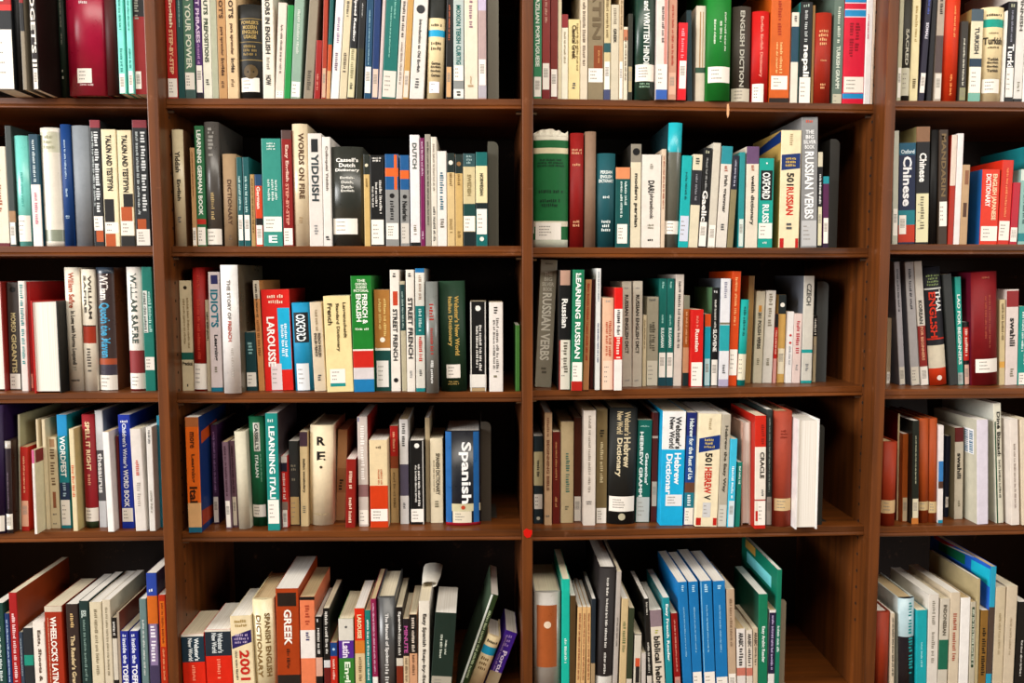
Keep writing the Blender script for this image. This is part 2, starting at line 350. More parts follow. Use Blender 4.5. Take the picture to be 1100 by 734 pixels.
('black paperback with call-number label, top row, third bay','p', 5063, 470, 17536, 219, 1760, 0.0, 1214, '121417', {'L':(12, 458), 'T':[('~','b8bcbc', 1047, 1613, 0.25),('nepali','f2f0ea', 464, 1016, 0.62)], 'H':[('~','9aa8a0', 1650, 1729, 0.5)], 'side':'1a8a88'}),
('slim olive paperback, top row, third bay','p', 5203, 476, 17536, 44, 1708, 0.0, 1299, '86683a', {}),
('dark red hardback, top row, third bay','h', 5378, 434, 17536, 299, 1575, 0.0, 1127, '982a10', {'H':[('~|~|~|~','d89a70', 994, 1285, 0.6),('~','d89a70', 733, 763, 0.4),('~|~','d89a70', 239, 347, 0.35)]}),
('grey paperback with call-number label, top row, third bay','p', 5665, 494, 17536, 183, 2296, 0.0, 1744, '64746a', {'L':(10, 176, 0, 1, 'b4b09c'), 'T':[('~','c8d0c0', 1044, 1689, 0.3),('TURKISH GRAMM','d0d8c8', 270, 1013, 0.36)]}),
('thick crimson paperback with sky blue band and call-number label, top row, third bay','p', 5950, 475, 17536, 381, 2174, 0.0, 1580, 'cf103c', {'S':[(1869, 1945, '1a8ac0'),(1765, 1851, '1a8ac0'),(1747, 1762, 'f0d0d8'),(1634, 1649, 'f0d0d8'),(1524, 1634, '1a8ac0'),(1508, 1524, 'f0d0d8'),(93, 184, '1a8ac0')], 'L':(199, 473), 'T':[('~','900a28', 887, 1410, 0.22, 0.12),('~','900a28', 779, 1410, 0.2, -0.15)]}),
('white paperback, just right of thick crimson paperback, top row, third bay','p', 6204, 467, 17536, 119, 2223, 0.0, 1534, 'f0ecea', {'T':[('~','c05070', 1134, 1564, 0.2, -0.2)]}),
('slim cream paperback, just right of white paperback, top row, third bay','p', 6285, 462, 17536, 35, 2271, 0.0, 1687, 'd8c4b0', {'T':[('~','8a7a6c', 81, 1041, 0.3)]}),
('slim beige paperback with call-number label, top row, rightmost bay','p', 6640, 197, 17529, 79, 2150, 0.0, 1523, 'b2ae94', {'L':(66, 581)}),
('charcoal hardback with call-number label, top row, rightmost bay','h', 6760, 198, 17529, 147, 2199, 0.0, 1677, '3c3a33', {'L':(99, 577, 0, 1, 'c0bca8'), 'T':[('SACRED','b8b4a4', 621, 1244, 0.36)]}),
('cream paperback, just right of charcoal hardback, top row, rightmost bay','p', 6908, 200, 17529, 142, 2247, 0.0, 1631, 'e0d0a2', {'T':[('~','a8905c', 1013, 1633, 0.3),('~','6a5c3c', 205, 388, 0.4)]}),
('slim dark purple paperback with call-number label, top row, rightmost bay','p', 7047, 201, 17529, 105, 2298, 0.0443, 1586, '272138', {'L':(149, 489), 'T':[('SOMALI','e0dce8', 1080, 1352, 0.45),('~','5a68b0', 1482, 1894, 0.35)]}),
('slim black paperback, top row, rightmost bay','p', 7186, 202, 17529, 82, 2175, 0.0254, 1621, '141218', {}),  # plain black slab without spine print
('taupe paperback with charcoal band and call-number label, top row, rightmost bay','p', 7339, 204, 17529, 128, 2223, 0.0051, 1574, 'a6988a', {'S':[(497, 1135, '574846')], 'L':(46, 481, 0, 1, 'd0c8bc'), 'T':[('~','3a302c', 1497, 1896, 0.4)]}),
('red hardback, top row, rightmost bay','h', 7571, 206, 17529, 288, 2271, 0.0, 1727, 'c63a0c', {'T':[('~','f09a60', 1099, 1642, 0.14, 0.1),('~','e88a50', 80, 473, 0.14)]}),
('dark olive paperback with call-number label, top row, rightmost bay','p', 7786, 208, 17529, 129, 1387, 0.0, 1037, '38322a', {'L':(29, 247, 0, 1, '8c8a6c'), 'T':[('~','d8d4c0', 266, 1088, 0.28)]}),
('cream paperback with dark teal band and call-number label, top row, rightmost bay','p', 8009, 210, 17529, 215, 1597, 0.0, 1102, 'dccfb0', {'S':[(1390, 1597, '4a5a64'),(608, 752, '1a3a50'),(0, 157, '76a898')], 'L':(163, 603), 'T':[('TURKISH','4a4a48', 831, 1286, 0.36)], 'side':'8a7a50'}),
('thick yellow hardback with call-number label, top row, rightmost bay','h', 8322, 213, 17529, 397, 1640, 0.0, 1251, 'e8d0a2', {'S':[(1295, 1433, '0e9484')], 'L':(160, 402, 0.1, 0.86), 'H':[('~','3a3020', 1484, 1529, 0.7),('~','5a4a30', 1181, 1207, 0.5),('Turkish','3a2e1e', 1004, 1121, 0.86),('~','5a4a30', 931, 965, 0.6),('Turkish|English|English|Turkish','3a2e1e', 507, 769, 0.5)]}),
('slim white paperback, top row, rightmost bay','p', 8539, 215, 17529, 22, 1578, 0.0, 1129, 'e8e4dc', {}),
('black paperback with call-number label, top row, rightmost bay','p', 8633, 216, 17529, 155, 1735, 0.0, 1357, '15141a', {'S':[(0, 89, '101010')], 'L':(89, 597), 'T':[('~','8a8a98', 1034, 1579, 0.25),('Turki','f0eeea', 602, 1002, 0.66)], 'H':[('~','a8a890', 1631, 1696, 0.5)]}),
('white paperback with charcoal title, top row, rightmost bay','p', 8800, 218, 17529, 155, 2223, 0.0, 1614, 'd6d2ca', {'S':[(0, 65, '151515')], 'T':[('FINNISH','5a5650', 1231, 1815, 0.34),('~','7a7460', 196, 354, 0.3)]}),
('white paperback, just right of white paperback, top row, rightmost bay','p', 8946, 219, 17529, 119, 2271, 0.0, 1567, 'e6e2da', {}),
('cream paperback, first book from left, second row, leftmost bay','p', -9127, 532, 15004, 330, 1720, 0.0, 1307, 'ded4be', {'S':[(0, 55, '6a1420')], 'T':[('~','a05a28', 576, 1415, 0.22, 0.1)]}),
('charcoal paperback with call-number label, second book from left, second row, leftmost bay','p', -8900, 532, 15004, 111, 2075, 0.0, 1471, '39433f', {'S':[(419, 612, '9c7c5c')], 'L':(31, 415)}),
('aqua hardback with call-number label, second row, leftmost bay','h', -8707, 533, 15004, 254, 1910, 0.0, 1478, '78c6ba', {'L':(84, 535, 0.06, 0.9), 'T':[('~','4a9a90', 683, 1277, 0.16)], 'j':1}),
('white paperback with dark teal band, second row, leftmost bay','p', -8479, 533, 15004, 160, 1932, 0.0, 1413, '164a5c', {'S':[(0, 1069, 'e8e0da')], 'T':[('~','c8d8dc', 1104, 1835, 0.3),('~','c07080', 366, 929, 0.3)]}),
('white hardback with beige band, second row, leftmost bay','h', -8219, 534, 15004, 339, 2051, 0.0, 1415, 'e6decd', {'S':[(1628, 1975, 'c9c8b0'),(84, 289, '8b9181')], 'H':[('~|~|~','a8a890', 1663, 1923, 0.6)], 'j':1}),
('blue hardback, second row, leftmost bay','h', -7947, 535, 15004, 164, 2108, 0.0, 1575, '11437a', {'T':[('~','a8c0d8', 1175, 1838, 0.2),('~','a8c0d8', 860, 1000, 0.2)], 'H':[('~|~','a8c0d8', 473, 536, 0.5)]}),
('grey hardback, second row, leftmost bay','h', -7688, 535, 15004, 333, 2089, 0.0, 1481, '868b90', {}),
('charcoal paperback with call-number label, just right of grey hardback, second row, leftmost bay','p', -7424, 536, 15004, 175, 2181, 0.0, 1665, '26282a', {'S':[(2049, 2181, '8a3a44'),(77, 269, 'b05a28', 0.2, 1)], 'L':(276, 523), 'T':[('~','d0d4d4', 580, 1980, 0.4, 0.1),('~','b0b8b8', 685, 1980, 0.2, -0.25)]}),
('cream paperback with call-number label, just right of charcoal paperback, second row, leftmost bay','p', -7196, 536, 15004, 253, 2023, 0.0, 1476, 'e8d8b0', {'S':[(421, 820, '1c1814', 0.0, 0.72),(0, 219, 'b05a28', 0.0, 0.75)], 'L':(226, 417), 'T':[('TALKIN AND TESTIFYIN','18140f', 967, 1929, 0.36)]}),
('cream paperback with call-number label, just right of cream paperback, second row, leftmost bay','p', -6926, 537, 15004, 246, 2010, 0.0, 1387, 'e8d8b0', {'S':[(686, 915, '221d18', 0.25, 1),(439, 686, 'b05a28', 0.05, 0.9),(0, 184, '26241f')], 'L':(191, 439), 'T':[('TALKIN AND TESTIFYIN','18140f', 940, 1930, 0.36)]}),
('charcoal paperback with call-number label, first book from right, second row, leftmost bay','p', -6659, 538, 15004, 254, 2186, 0.0, 1628, '26282a', {'S':[(2054, 2186, '8a3a44'),(298, 475, 'b05a28', 0.1, 0.75)], 'L':(14, 298), 'T':[('~','d0d4d4', 581, 1984, 0.32, 0.2),('~','b0b8b8', 546, 1984, 0.18, -0.2)]}),
('beige hardback with dark olive title, second row, second bay','h', -5981, 424, 15000, 193, 2014, 0.0, 1430, 'c6b696', {'T':[('Yiddish','3a342a', 1278, 1643, 0.42),('English','3a342a', 788, 1156, 0.42),('~','5a5a5a', 384, 508, 0.3)], 'side':'6b4c34','j':1}),
('slim tan paperback with call-number label, second row, second bay','p', -5726, 418, 15000, 81, 1702, 0.0, 1335, 'b58f68', {'L':(14, 324), 'T':[('~','8a5a34', 859, 1626, 0.3)]}),
('green paperback with call-number label, second row, second bay','p', -5601, 415, 15000, 155, 2077, 0.0, 1513, '2a6a44', {'S':[(381, 472, 'b0301c')], 'L':(21, 331), 'T':[('LEARNING GERMAN BOOK','e8ece0', 536, 2001, 0.45)]}),
('charcoal hardback with call-number label, just right of green paperback, second row, second bay','h', -5394, 410, 15000, 250, 2146, 0.0, 1481, '585450', {'L':(28, 303), 'T':[('~','8c8a84', 1557, 2042, 0.42),('~','b09a70', 437, 929, 0.24)], 'j':1}),
('taupe hardback with brown title, second row, second bay','h', -5098, 404, 15000, 239, 1599, 0.0, 1223, '9e866a', {'T':[('DICTIONARY','5c4430', 367, 1156, 0.28),('~','6a5a48', 84, 190, 0.3)]}),
('slim dark teal paperback with call-number label, just right of taupe hardback, second row, second bay','p', -4919, 399, 15000, 95, 1540, 0.0, 1103, '185a5c', {'L':(102, 543), 'T':[('~','b0d0cc', 578, 1209, 0.4)]}),
('slim dark teal paperback, just right of slim dark teal paperback, second row, second bay','p', -4806, 397, 15000, 109, 1540, 0.0, 1223, '185a5c', {'L':(102, 543), 'T':[('~','b0d0cc', 578, 1209, 0.4)]}),
('slim tan paperback, just right of slim dark teal paperback, second row, second bay','p', -4701, 394, 15000, 70, 1244, 0.0, 938, 'ac8c5c', {'T':[('~','5a4020', 225, 1174, 0.4)]}),
('orange paperback with navy band and call-number label, second row, second bay','p', -4596, 392, 15000, 123, 1244, 0.0, 858, 'c64618', {'S':[(1048, 1244, '1c4868'),(366, 486, '1b1816')], 'L':(27, 366), 'T':[('German','f0d8c8', 648, 1034, 0.45)]}),
('teal paperback with call-number label, just right of orange paperback, second row, second bay','p', -4359, 387, 15000, 335, 1860, 0.0, 1404, '388a7e', {'L':(253, 514), 'T':[('~','cfe4dc', 789, 1146, 0.13, 0.22),('~','cfe4dc', 789, 1157, 0.13, 0.04),('~','cfe4dc', 789, 1157, 0.13, -0.16)], 'H':[('~|~|~','cfe4dc', 1655, 1794, 0.55),('E','e4f0ea', 66, 190, 0.45)]}),
('dark red paperback with call-number label, second row, second bay','p', -4092, 380, 15000, 173, 2003, 0.0, 1422, '871a16', {'S':[(1850, 2003, '5a4440')], 'L':(20, 313), 'T':[('Easy English','e8b8a8', 1122, 1750, 0.4),('STEP-BY-STEP','d89080', 366, 1087, 0.3)]}),
('cream hardback with brown title, second row, second bay','h', -3862, 375, 15000, 265, 2114, 0.0, 1619, 'd8c4a4', {'T':[('WORDS ON FIRE','5a4028', 824, 1958, 0.34, 0.1),('~','9a8468', 366, 507, 0.25)], 'j':1}),
('white paperback with charcoal title, second row, second bay','p', -3599, 369, 15000, 237, 1948, 0.0, 1424, 'dad2ca', {'S':[(1628, 1854, '2a2a2c', 0.2, 0.75)], 'T':[('YIDDISH','3c4648', 782, 1594, 0.5),('~','888888', 207, 366, 0.3)]}),
('white paperback with taupe title, second row, second bay','p', -3401, 365, 15000, 142, 1889, 0.0, 1304, 'e0dad2', {'T':[('Colloquial Yiddish','6a6058', 965, 1733, 0.36),('~','3a3a3a', 83, 172, 0.5)]}),
('thick charcoal hardback with call-number label, second row, second bay','h', -3047, 356, 15000, 546, 1726, 0.0, 1311, '393b35', {'L':(207, 483, 0.02, 0.8), 'H':[("Cassell's|Dutch|Dictionary", 'f0eee6', 1259, 1531, 0.76),('English-|Dutch,|Dutch-|English','dcdad0', 912, 1210, 0.46)], 'j':1}),
('slim tan paperback with dark olive band, second row, second bay','p', -2707, 349, 15000, 103, 1594, 0.0, 1140, 'c8a870', {'S':[(1245, 1594, '2a3028')], 'T':[('~','7a6238', 1000, 1175, 0.3)], 'D':[(1403, 0.28, 'd8ccb0')]}),
('black paperback with call-number label, second row, second bay','p', -2527, 344, 15000, 242, 1577, 0.0, 1248, '131313', {'L':(26, 461, 0.0, 0.98), 'T':[('~','dcd8d0', 543, 1140, 0.2, 0.25),('~','dcd8d0', 684, 1105, 0.16, -0.05),('~','dcd8d0', 666, 1035, 0.14, -0.3)], 'H':[('~|~','e0dcd4', 1455, 1542, 0.7)]}),
('grey paperback, just right of black paperback, second row, second bay','p', -2269, 338, 15000, 231, 1595, 0.0, 1180, '8b8b89', {'S':[(983, 1595, '1a5c8c'),(1211, 1357, 'dd682c'),(983, 1595, 'dd682c', 0.7, 0.95)], 'L':(118, 401), 'T':[('~','1c1c1c', 437, 789, 0.3)], 'D':[(877, 0.18, '1a1a1a')]}),
('grey paperback, just right of grey paperback, second row, second bay','p', -2046, 333, 15000, 157, 1578, 0.0, 1089, '8b8b89', {'S':[(983, 1578, '1a5c8c'),(1169, 1316, 'dd682c')], 'L':(47, 401, 0, 1, 'c4beb4'), 'T':[('Nederlan','1c1c1c', 437, 782, 0.5)], 'D':[(860, 0.22, '1a1a1a')]}),
('white paperback with grey title, second row, second bay','p', -1866, 329, 15000, 167, 1926, 0.0, 1449, 'e6dede', {'S':[(0, 64, '1c1c1c')], 'T':[('DUTCH','5a625c', 1344, 1787, 0.42),('~','7a7460', 189, 366, 0.3)]}),
('slim magenta paperback, second row, second bay','p', -1734, 326, 15000, 75, 1874, 0.0, 1333, '781c58', {'T':[('~','d8b8d0', 1211, 1814, 0.4),('~','d8b8d0', 118, 259, 0.4)]}),
('slim grey paperback, second row, second bay','p', -1637, 324, 15000, 96, 1937, 0.0, 1496, '9a9488', {'T':[('~','4a4640', 366, 1805, 0.3)]}),
('slim white paperback, second row, second bay','p', -1532, 321, 15000, 100, 1892, 0.0, 1385, 'd8d0c0', {'T':[('~','7a6e60', 930, 1770, 0.3),('~','3a3a3a', 82, 684, 0.4)]}),
('white paperback, just right of slim white paperback, second row, second bay','p', -1394, 318, 15000, 161, 1648, 0.0, 1137, 'e4dcd4', {'T':[('~','3a6878', 613, 1281, 0.42),('~','6a6458', 295, 472, 0.4)]}),
('tan paperback with charcoal band, just right of white paperback, second row, second bay','p', -1237, 315, 15000, 132, 1613, 0.0, 1233, 'cdb284', {'S':[(1281, 1613, '20302c')], 'T':[('~','7a6238', 1036, 1264, 0.35),('~','8a7248', 224, 472, 0.4)], 'D':[(1449, 0.3, 'e8e0d0')]}),
('tan paperback with charcoal band, just right of tan paperback, second row, second bay','p', -1096, 311, 15000, 129, 1596, 0.0, 1141, 'c4a46e', {'S':[(1264, 1596, '20302c')], 'T':[('~','7a6238', 1036, 1246, 0.35),('~','8a7248', 117, 259, 0.4)], 'D':[(1428, 0.3, '8a6a44')]}),
('beige paperback with black band and call-number label, second row, second bay','p', -916, 307, 15000, 211, 1607, 0.0, 1269, 'c8b890', {'S':[(1380, 1607, '355558'),(525, 737, '174844'),(0, 252, '18282a')], 'L':(259, 525), 'T':[('SWEDISH','8a7c58', 878, 1246, 0.3)], 'H':[('~|~|~','9ab4b4', 1415, 1579, 0.5)]}),
('teal paperback with cream band and call-number label, second row, second bay','p', -699, 302, 15000, 200, 1631, 0.0, 1206, '0e6866', {'S':[(754, 1394, 'e2d2a4'),(648, 754, '18282a')], 'L':(206, 648), 'T':[('NORWEGIAN','2a2a20', 878, 1264, 0.28)], 'D':[(124, 0.2, 'd8dcd0')]}),
('thick green hardback with call-number label, second row, third bay','h', 519, 283, 14976, 608, 1979, 0.0, 1486, '0e6636', {'S':[(1868, 1979, 'd8d0bc'),(1637, 1735, 'd8cca8'),(368, 461, 'd8d0b8'),(248, 368, 'd8d0b8', 0.0, 0.02),(0, 134, 'c8ccb8')], 'L':(134, 432, 0.06, 0.8), 'H':[('~|~|~','0a3420', 1395, 1546, 0.85),('~','0a3420', 920, 1009, 0.85),('~|~','0a3420', 691, 850, 0.7)], 'torn':1}),
('dark red hardback, second row, third bay','h', 978, 302, 14976, 235, 1995, 0.0, 1417, '8a1410', {'H':[('~|~','d89a78', 1610, 1726, 0.8),('~','d89a78', 1424, 1470, 0.8),('~|~','d89a78', 349, 480, 0.7)]}),
('taupe hardback, second row, third bay','h', 1218, 312, 14976, 193, 2023, 0.0, 1556, '8a7260', {}),
('dark teal hardback, second row, third bay','h', 1502, 324, 14976, 330, 1651, 0.0, 1219, '1d585f', {'H':[('PERSIAN|ENGLISH|DICTIONARY','dce8e4', 1122, 1351, 0.78),('~','dce8e4', 863, 913, 0.4),('~|~|~','dce8e4', 268, 482, 0.5)]}),
('dark teal paperback with salmon band and call-number label, second row, third bay','p', 1800, 336, 14976, 254, 1407, 0.0, 971, '0e5654', {'S':[(1205, 1407, 'd88a62')], 'L':(72, 412, 0.08, 0.86), 'T':[('~','cfe4dc', 733, 1159, 0.18, 0.2),('~','cfe4dc', 519, 1159, 0.16, -0.1)]}),
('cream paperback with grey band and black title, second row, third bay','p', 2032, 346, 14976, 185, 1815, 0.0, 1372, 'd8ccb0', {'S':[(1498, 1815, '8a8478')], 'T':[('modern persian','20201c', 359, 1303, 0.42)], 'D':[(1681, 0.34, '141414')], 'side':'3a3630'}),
('white paperback with charcoal title, just right of cream paperback, second row, third bay','p', 2309, 357, 14976, 348, 1635, 0.0, 1168, 'e0d8cc', {'T':[('DARI','2c2a28', 968, 1181, 0.3),('phrasebook','5a5450', 504, 950, 0.26),('~','8a8478', 1359, 1472, 0.16)], 'H':[('~|~','7a7460', 324, 414, 0.35),('~','1c1c1c', 109, 163, 0.3)]}),
('slim beige paperback, second row, third bay','p', 2525, 366, 14976, 73, 1732, 0.0066, 1355, 'd6bea6', {'T':[('~','a05a40', 683, 1609, 0.4)]}),
('grey hardback with turquoise band and call-number label, second row, third bay','h', 2688, 373, 14976, 244, 2193, 0.024, 1593, '6b6b61', {'S':[(1681, 2193, '2aa8b4')], 'L':(236, 469), 'side':'2c4a50','j':1}),
('turquoise paperback with call-number label, just right of grey hardback, second row, third bay','p', 2902, 381, 14976, 175, 1621, 0.0334, 1118, '15a5a6', {'L':(110, 560, 0, 1, 'c6cadb'), 'T':[('~','0a5a5c', 829, 1329, 0.22)]}),
('cream paperback with charcoal band, second row, third bay','p', 3081, 389, 14976, 172, 1644, 0.0409, 1254, 'd8ccb0', {'S':[(752, 1367, '2d2d33')], 'T':[('~','8a8a90', 830, 1295, 0.25),('~','4a4a40', 1466, 1580, 0.4)]}),
('black paperback with call-number label, just right of cream paperback, second row, third bay','p', 3246, 396, 14976, 148, 1760, 0.0446, 1254, '131313', {'L':(20, 454), 'T':[('~','9a9a98', 1029, 1582, 0.25),('Gaelic','eeeae2', 465, 1011, 0.6)], 'H':[('~','a8a890', 1646, 1724, 0.6)]}),
('beige paperback with call-number label, second row, third bay','p', 3416, 403, 14976, 135, 1850, 0.042, 1437, 'c9c1b1', {'L':(21, 400)}),
('white paperback with teal band and charcoal title, second row, third bay','p', 3595, 410, 14976, 195, 1792, 0.0482, 1317, 'd6cec2', {'S':[(1479, 1792, '2a8a94')], 'T':[('irish grammar','3a3632', 618, 1282, 0.4),('~','5a5a5a', 293, 419, 0.35),('~','a05a40', 1336, 1443, 0.3)]}),
('slim olive paperback with dark purple band, second row, third bay','p', 3760, 417, 14976, 109, 1630, 0.0508, 1125, '877d5e', {'S':[(1033, 1630, '28283a')], 'T':[('~','b8b8c8', 1086, 1552, 0.3)]}),
('slim teal paperback with call-number label, second row, third bay','p', 3959, 425, 14976, 101, 1694, 0.0, 1289, '2b8a8d', {'L':(21, 510, 0, 1, 'c8d4cc')}),
('cream paperback with dark purple band and charcoal title, second row, third bay','p', 4150, 433, 14976, 225, 1796, 0.0, 1279, 'dbcfbb', {'S':[(1489, 1796, '6a5070')], 'T':[('welsh dictionary','38342e', 403, 1285, 0.36),('~','a05a40', 1357, 1464, 0.25)]}),
('turquoise paperback with call-number label, just right of cream paperback, second row, third bay','p', 4406, 443, 14976, 268, 1592, 0.0, 1258, '11998c', {'S':[(845, 1377, '141a1a', 0.08, 0.95)], 'L':(164, 440), 'T':[('OXFORD','e8ece8', 866, 1341, 0.5),('RUSS','eaf2ee', 447, 773, 0.42)], 'H':[('~','cfe4dc', 69, 113, 0.4)], 'D':[(1502, 0.06, 'f0f0f0')]}),
('cream paperback with black title, just right of turquoise paperback, second row, third bay','p', 4849, 461, 14976, 365, 2090, -0.0001, 1522, 'ecd8b0', {'S':[(0, 169, 'b82018', 0.0, 0.22),(0, 169, 'b82018', 0.84, 1)], 'T':[('501','17140f', 1111, 1338, 0.34),('RUSSIAN','c0301c', 587, 1086, 0.34),('~','a89878', 1811, 2025, 0.16),('~','5a5a5a', 314, 441, 0.3)], 'H':[('~|~|~','c8a860', 1435, 1614, 0.6)], 'P':[('17376e', -1, [(20, 2080),(20, 1880),(1200, 1790),(1200, 1930)])], 'Q':[('17376e', [(0, 1657),(1, 1686),(1, 1417),(0, 1381)])], 'side':'b09458'}),
('grey paperback with call-number label, second row, third bay','p', 5224, 476, 14976, 296, 2322, -0.0196, 1602, '888888', {'L':(27, 487, 0, 1, 'b4b4b4'), 'T':[('RUSSIAN VERBS','eeeeee', 516, 1715, 0.52),('~','b8b8b8', 297, 407, 0.4)], 'H':[('~','d06050', 2227, 2280, 0.5),('THE|BIG|SILVER|BOOK','e8e8e8', 1744, 2095, 0.76)]}),
('slim black paperback with beige band and call-number label, second row, third bay','p', 5425, 484, 14976, 89, 1710, -0.0174, 1300, '18181a', {'S':[(1451, 1710, 'c8c0a8')], 'L':(42, 735, 0, 1, 'cfc8a8'), 'T':[('~','e0e0dc', 771, 1314, 0.45)]}),
('slim purple paperback with call-number label, second row, third bay','p', 5538, 489, 14976, 109, 1279, -0.0165, 922, '58204e', {'S':[(1149, 1279, '1a8a94'),(0, 79, '38203c')], 'L':(79, 535)}),
('slim light grey paperback with call-number label, second row, rightmost bay','p', 6670, 197, 15028, 102, 1992, -0.0229, 1454, 'b6b6a6', {'L':(153, 626)}),
('navy paperback with red band and call-number label, second row, rightmost bay','p', 6882, 199, 15028, 302, 1782, -0.0259, 1230, '1b2748', {'S':[(1570, 1782, '195a70'),(340, 598, '187a82'),(34, 340, 'b53a14')], 'L':(178, 512, 0.0, 0.45), 'T':[('Chinese','f0eef0', 670, 1545, 0.5)], 'H':[('Oxford','c8d8e0', 1595, 1665, 0.8)]}),
('black paperback with brown band and call-number label, second row, rightmost bay','p', 7160, 202, 15028, 247, 2066, -0.0237, 1546, '161416', {'S':[(1802, 2066, '86664c')], 'L':(35, 896, 0, 1, 'd8d0a8'), 'T':[('Chinese','eeeae4', 1099, 1607, 0.5),('~','7a7460', 269, 842, 0.3)], 'side':'8c8460'}),
('black hardback, second row, rightmost bay','h', 7361, 204, 15028, 131, 2014, -0.0127, 1430, '131110', {}),
('dark brown paperback with call-number label, second row, rightmost bay','p', 7545, 206, 15028, 158, 2017, -0.03, 1552, '453629', {'L':(320, 754), 'T':[('MANDARIN','7a684c', 844, 1946, 0.5)]}),
('slim rust paperback with pink band, second row, rightmost bay','p', 7689, 207, 15028, 97, 1928, 0.0, 1410, 'a43018', {'S':[(1040, 1928, 'd8c6b6')]}),
('slim white paperback, second row, rightmost bay','p', 7800, 208, 15028, 110, 1954, 0.0, 1348, 'e8dcd8', {}),
('tan paperback, second row, rightmost bay','p', 7926, 209, 15028, 135, 1408, 0.0, 1092, 'b59676', {'S':[(1059, 1309, '8a6044', 0.3, 0.9),(486, 737, '5a3c28', 0.2, 0.8)]}),
('red paperback with call-number label, just right of tan paperback, second row, rightmost bay','p', 8387, 214, 15028, 320, 1329, 0.0, 957, 'd6380c', {'L':(61, 324), 'T':[('ENGLISH JAPANESE','f0d0a8', 433, 1247, 0.24, 0.22),('DICTIONARY','f6ece0', 667, 1247, 0.28, -0.14)], 'side':'1a5c90'}),
('red paperback with call-number label, just right of red paperback, second row, rightmost bay','p', 8661, 216, 15028, 211, 1491, 0.0162, 1189, 'c62e0c', {'L':(72, 415), 'T':[('~','e88a60', 487, 1348, 0.2)]}),
('crimson paperback with call-number label, second row, rightmost bay','p', 8845, 218, 15028, 141, 1099, 0.0201, 838, 'ae1030', {'L':(47, 300)}),
('sage green paperback with white band, second row, rightmost bay','p', 9019, 220, 15028, 158, 1332, 0.002, 919, '8ab0a8', {'S':[(1135, 1332, 'c8d4c8'),(54, 199, '1b8084')], 'T':[('~','3a5a58', 344, 1099, 0.3)]}),
('teal paperback, second row, rightmost bay','p', 9211, 222, 15028, 208, 1761, 0.0, 1493, '1b7a80', {}),
('dark red book shelved with its page edges outward, middle row, leftmost bay','f', -9457, 733, 12416, 363, 1969, 0.003, 1400, '7a1c12', {}),
('charcoal paperback with call-number label, middle row, leftmost bay','p', -9170, 849, 12416, 202, 1949, 0.0171, 1505, '48403c', {'L':(19, 297), 'T':[('MORSO','c8b88c', 1053, 1402, 0.4),('GIGANTIS','c8b88c', 315, 1017, 0.4)], 'D':[(1822, 0.25, '1a1614')]}),
('white paperback, middle row, leftmost bay','p', -8924, 708, 12416, 117, 1976, 0.0108, 1443, 'e2dad2', {'T':[('~','1a8484', 1135, 1914, 0.5),('~','2a9090', 478, 1117, 0.45)]}),
('slim dark red paperback with call-number label, middle row, leftmost bay','p', -8822, 755, 12416, 51, 1968, 0.0036, 1358, '9c1a1a', {'L':(48, 306, 0, 1, 'dc8c7c')}),
('thick red book shelved with its page edges outward, middle row, leftmost bay','f', -8378, 430, 12416, 460, 1633, 0.0, 1300, 'b01a10', {'c2':'141614'}),
('cream hardback with rust title, middle row, leftmost bay','h', -8014, 666, 12416, 261, 2219, 0.0, 1571, 'e6dbc6', {'T':[('William Safire','a8583c', 1497, 2129, 0.36),('In Love with Norma Loquendi','3c3630', 477, 1443, 0.36),('~','8a8478', 368, 448, 0.3)], 'H':[('~','1c1c1c', 177, 213, 0.6)]}),
('cream hardback with rust band and charcoal title, middle row, leftmost bay','h', -7751, 653, 12416, 229, 2183, 0.011, 1666, 'e4d8c2', {'S':[(1164, 1185, '3a2a20'),(861, 1164, '9c3818')], 'T':[('WILLIAM','4a443c', 1298, 2075, 0.22, 0.2),('SAFIRE','4a443c', 1407, 2075, 0.2, -0.18),('~','5a544c', 331, 770, 0.35)]}),
('charcoal hardback with call-number label, middle row, leftmost bay','h', -7459, 690, 12416, 314, 2219, 0.0037, 1611, '4c3e3c', {'S':[(2111, 2219, '3c4a58'),(472, 582, 'a85a3c'),(280, 472, '4a4450')], 'L':(10, 280), 'T':[('William','ece4dc', 1640, 2103, 0.44),('Quoth the Maven','4a9ac0', 600, 1586, 0.5)], 'side':'5c3418','j':1}),
('white hardback with maroon band and call-number label, middle row, leftmost bay','h', -6922, 665, 12416, 266, 2225, 0.0, 1535, 'e2dad0', {'S':[(317, 728, '8a3a3c'),(0, 30, '7a1c1c')], 'L':(30, 306), 'T':[('WILLIAM SAFIRE','4c5a54', 856, 2117, 0.4)]}),
('teal paperback with call-number label, middle row, leftmost bay','p', -6677, 654, 12416, 183, 2225, 0.0, 1655, '0a766a', {'S':[(1050, 1802, 'dfe4dc', 0.0, 0.45)], 'L':(376, 611), 'T':[('~','123c38', 1057, 1766, 0.24, -0.27),('~','a8dcd0', 1057, 1784, 0.3, 0.2)]}),
('beige paperback, first book from left, middle row, second bay','p', -6000, 630, 12415, 214, 1983, 0.0, 1408, 'c6b696', {'S':[(560, 692, '1a5c50')], 'T':[('~','8a7858', 765, 1676, 0.18, 0.18),('~','8a7858', 838, 1658, 0.18, -0.14)], 'H':[('Practical','2a2418', 464, 530, 0.8),('~','2a2418', 74, 122, 0.25)], 'D':[(1857, 0.15, '3a3020')]}),
('dark red hardback with call-number label, middle row, second bay','h', -5770, 564, 12415, 222, 2217, 0.0134, 1690, '961810', {'L':(29, 495), 'T':[('~','b84a38', 1821, 2074, 0.2),('~','b84a38', 550, 1641, 0.25)]}),
('slim beige paperback, just right of dark red hardback, middle row, second bay','p', -5606, 557, 12415, 70, 1641, 0.0045, 1212, 'bfb39b', {'T':[('~','2a2620', 915, 1424, 0.45)]}),
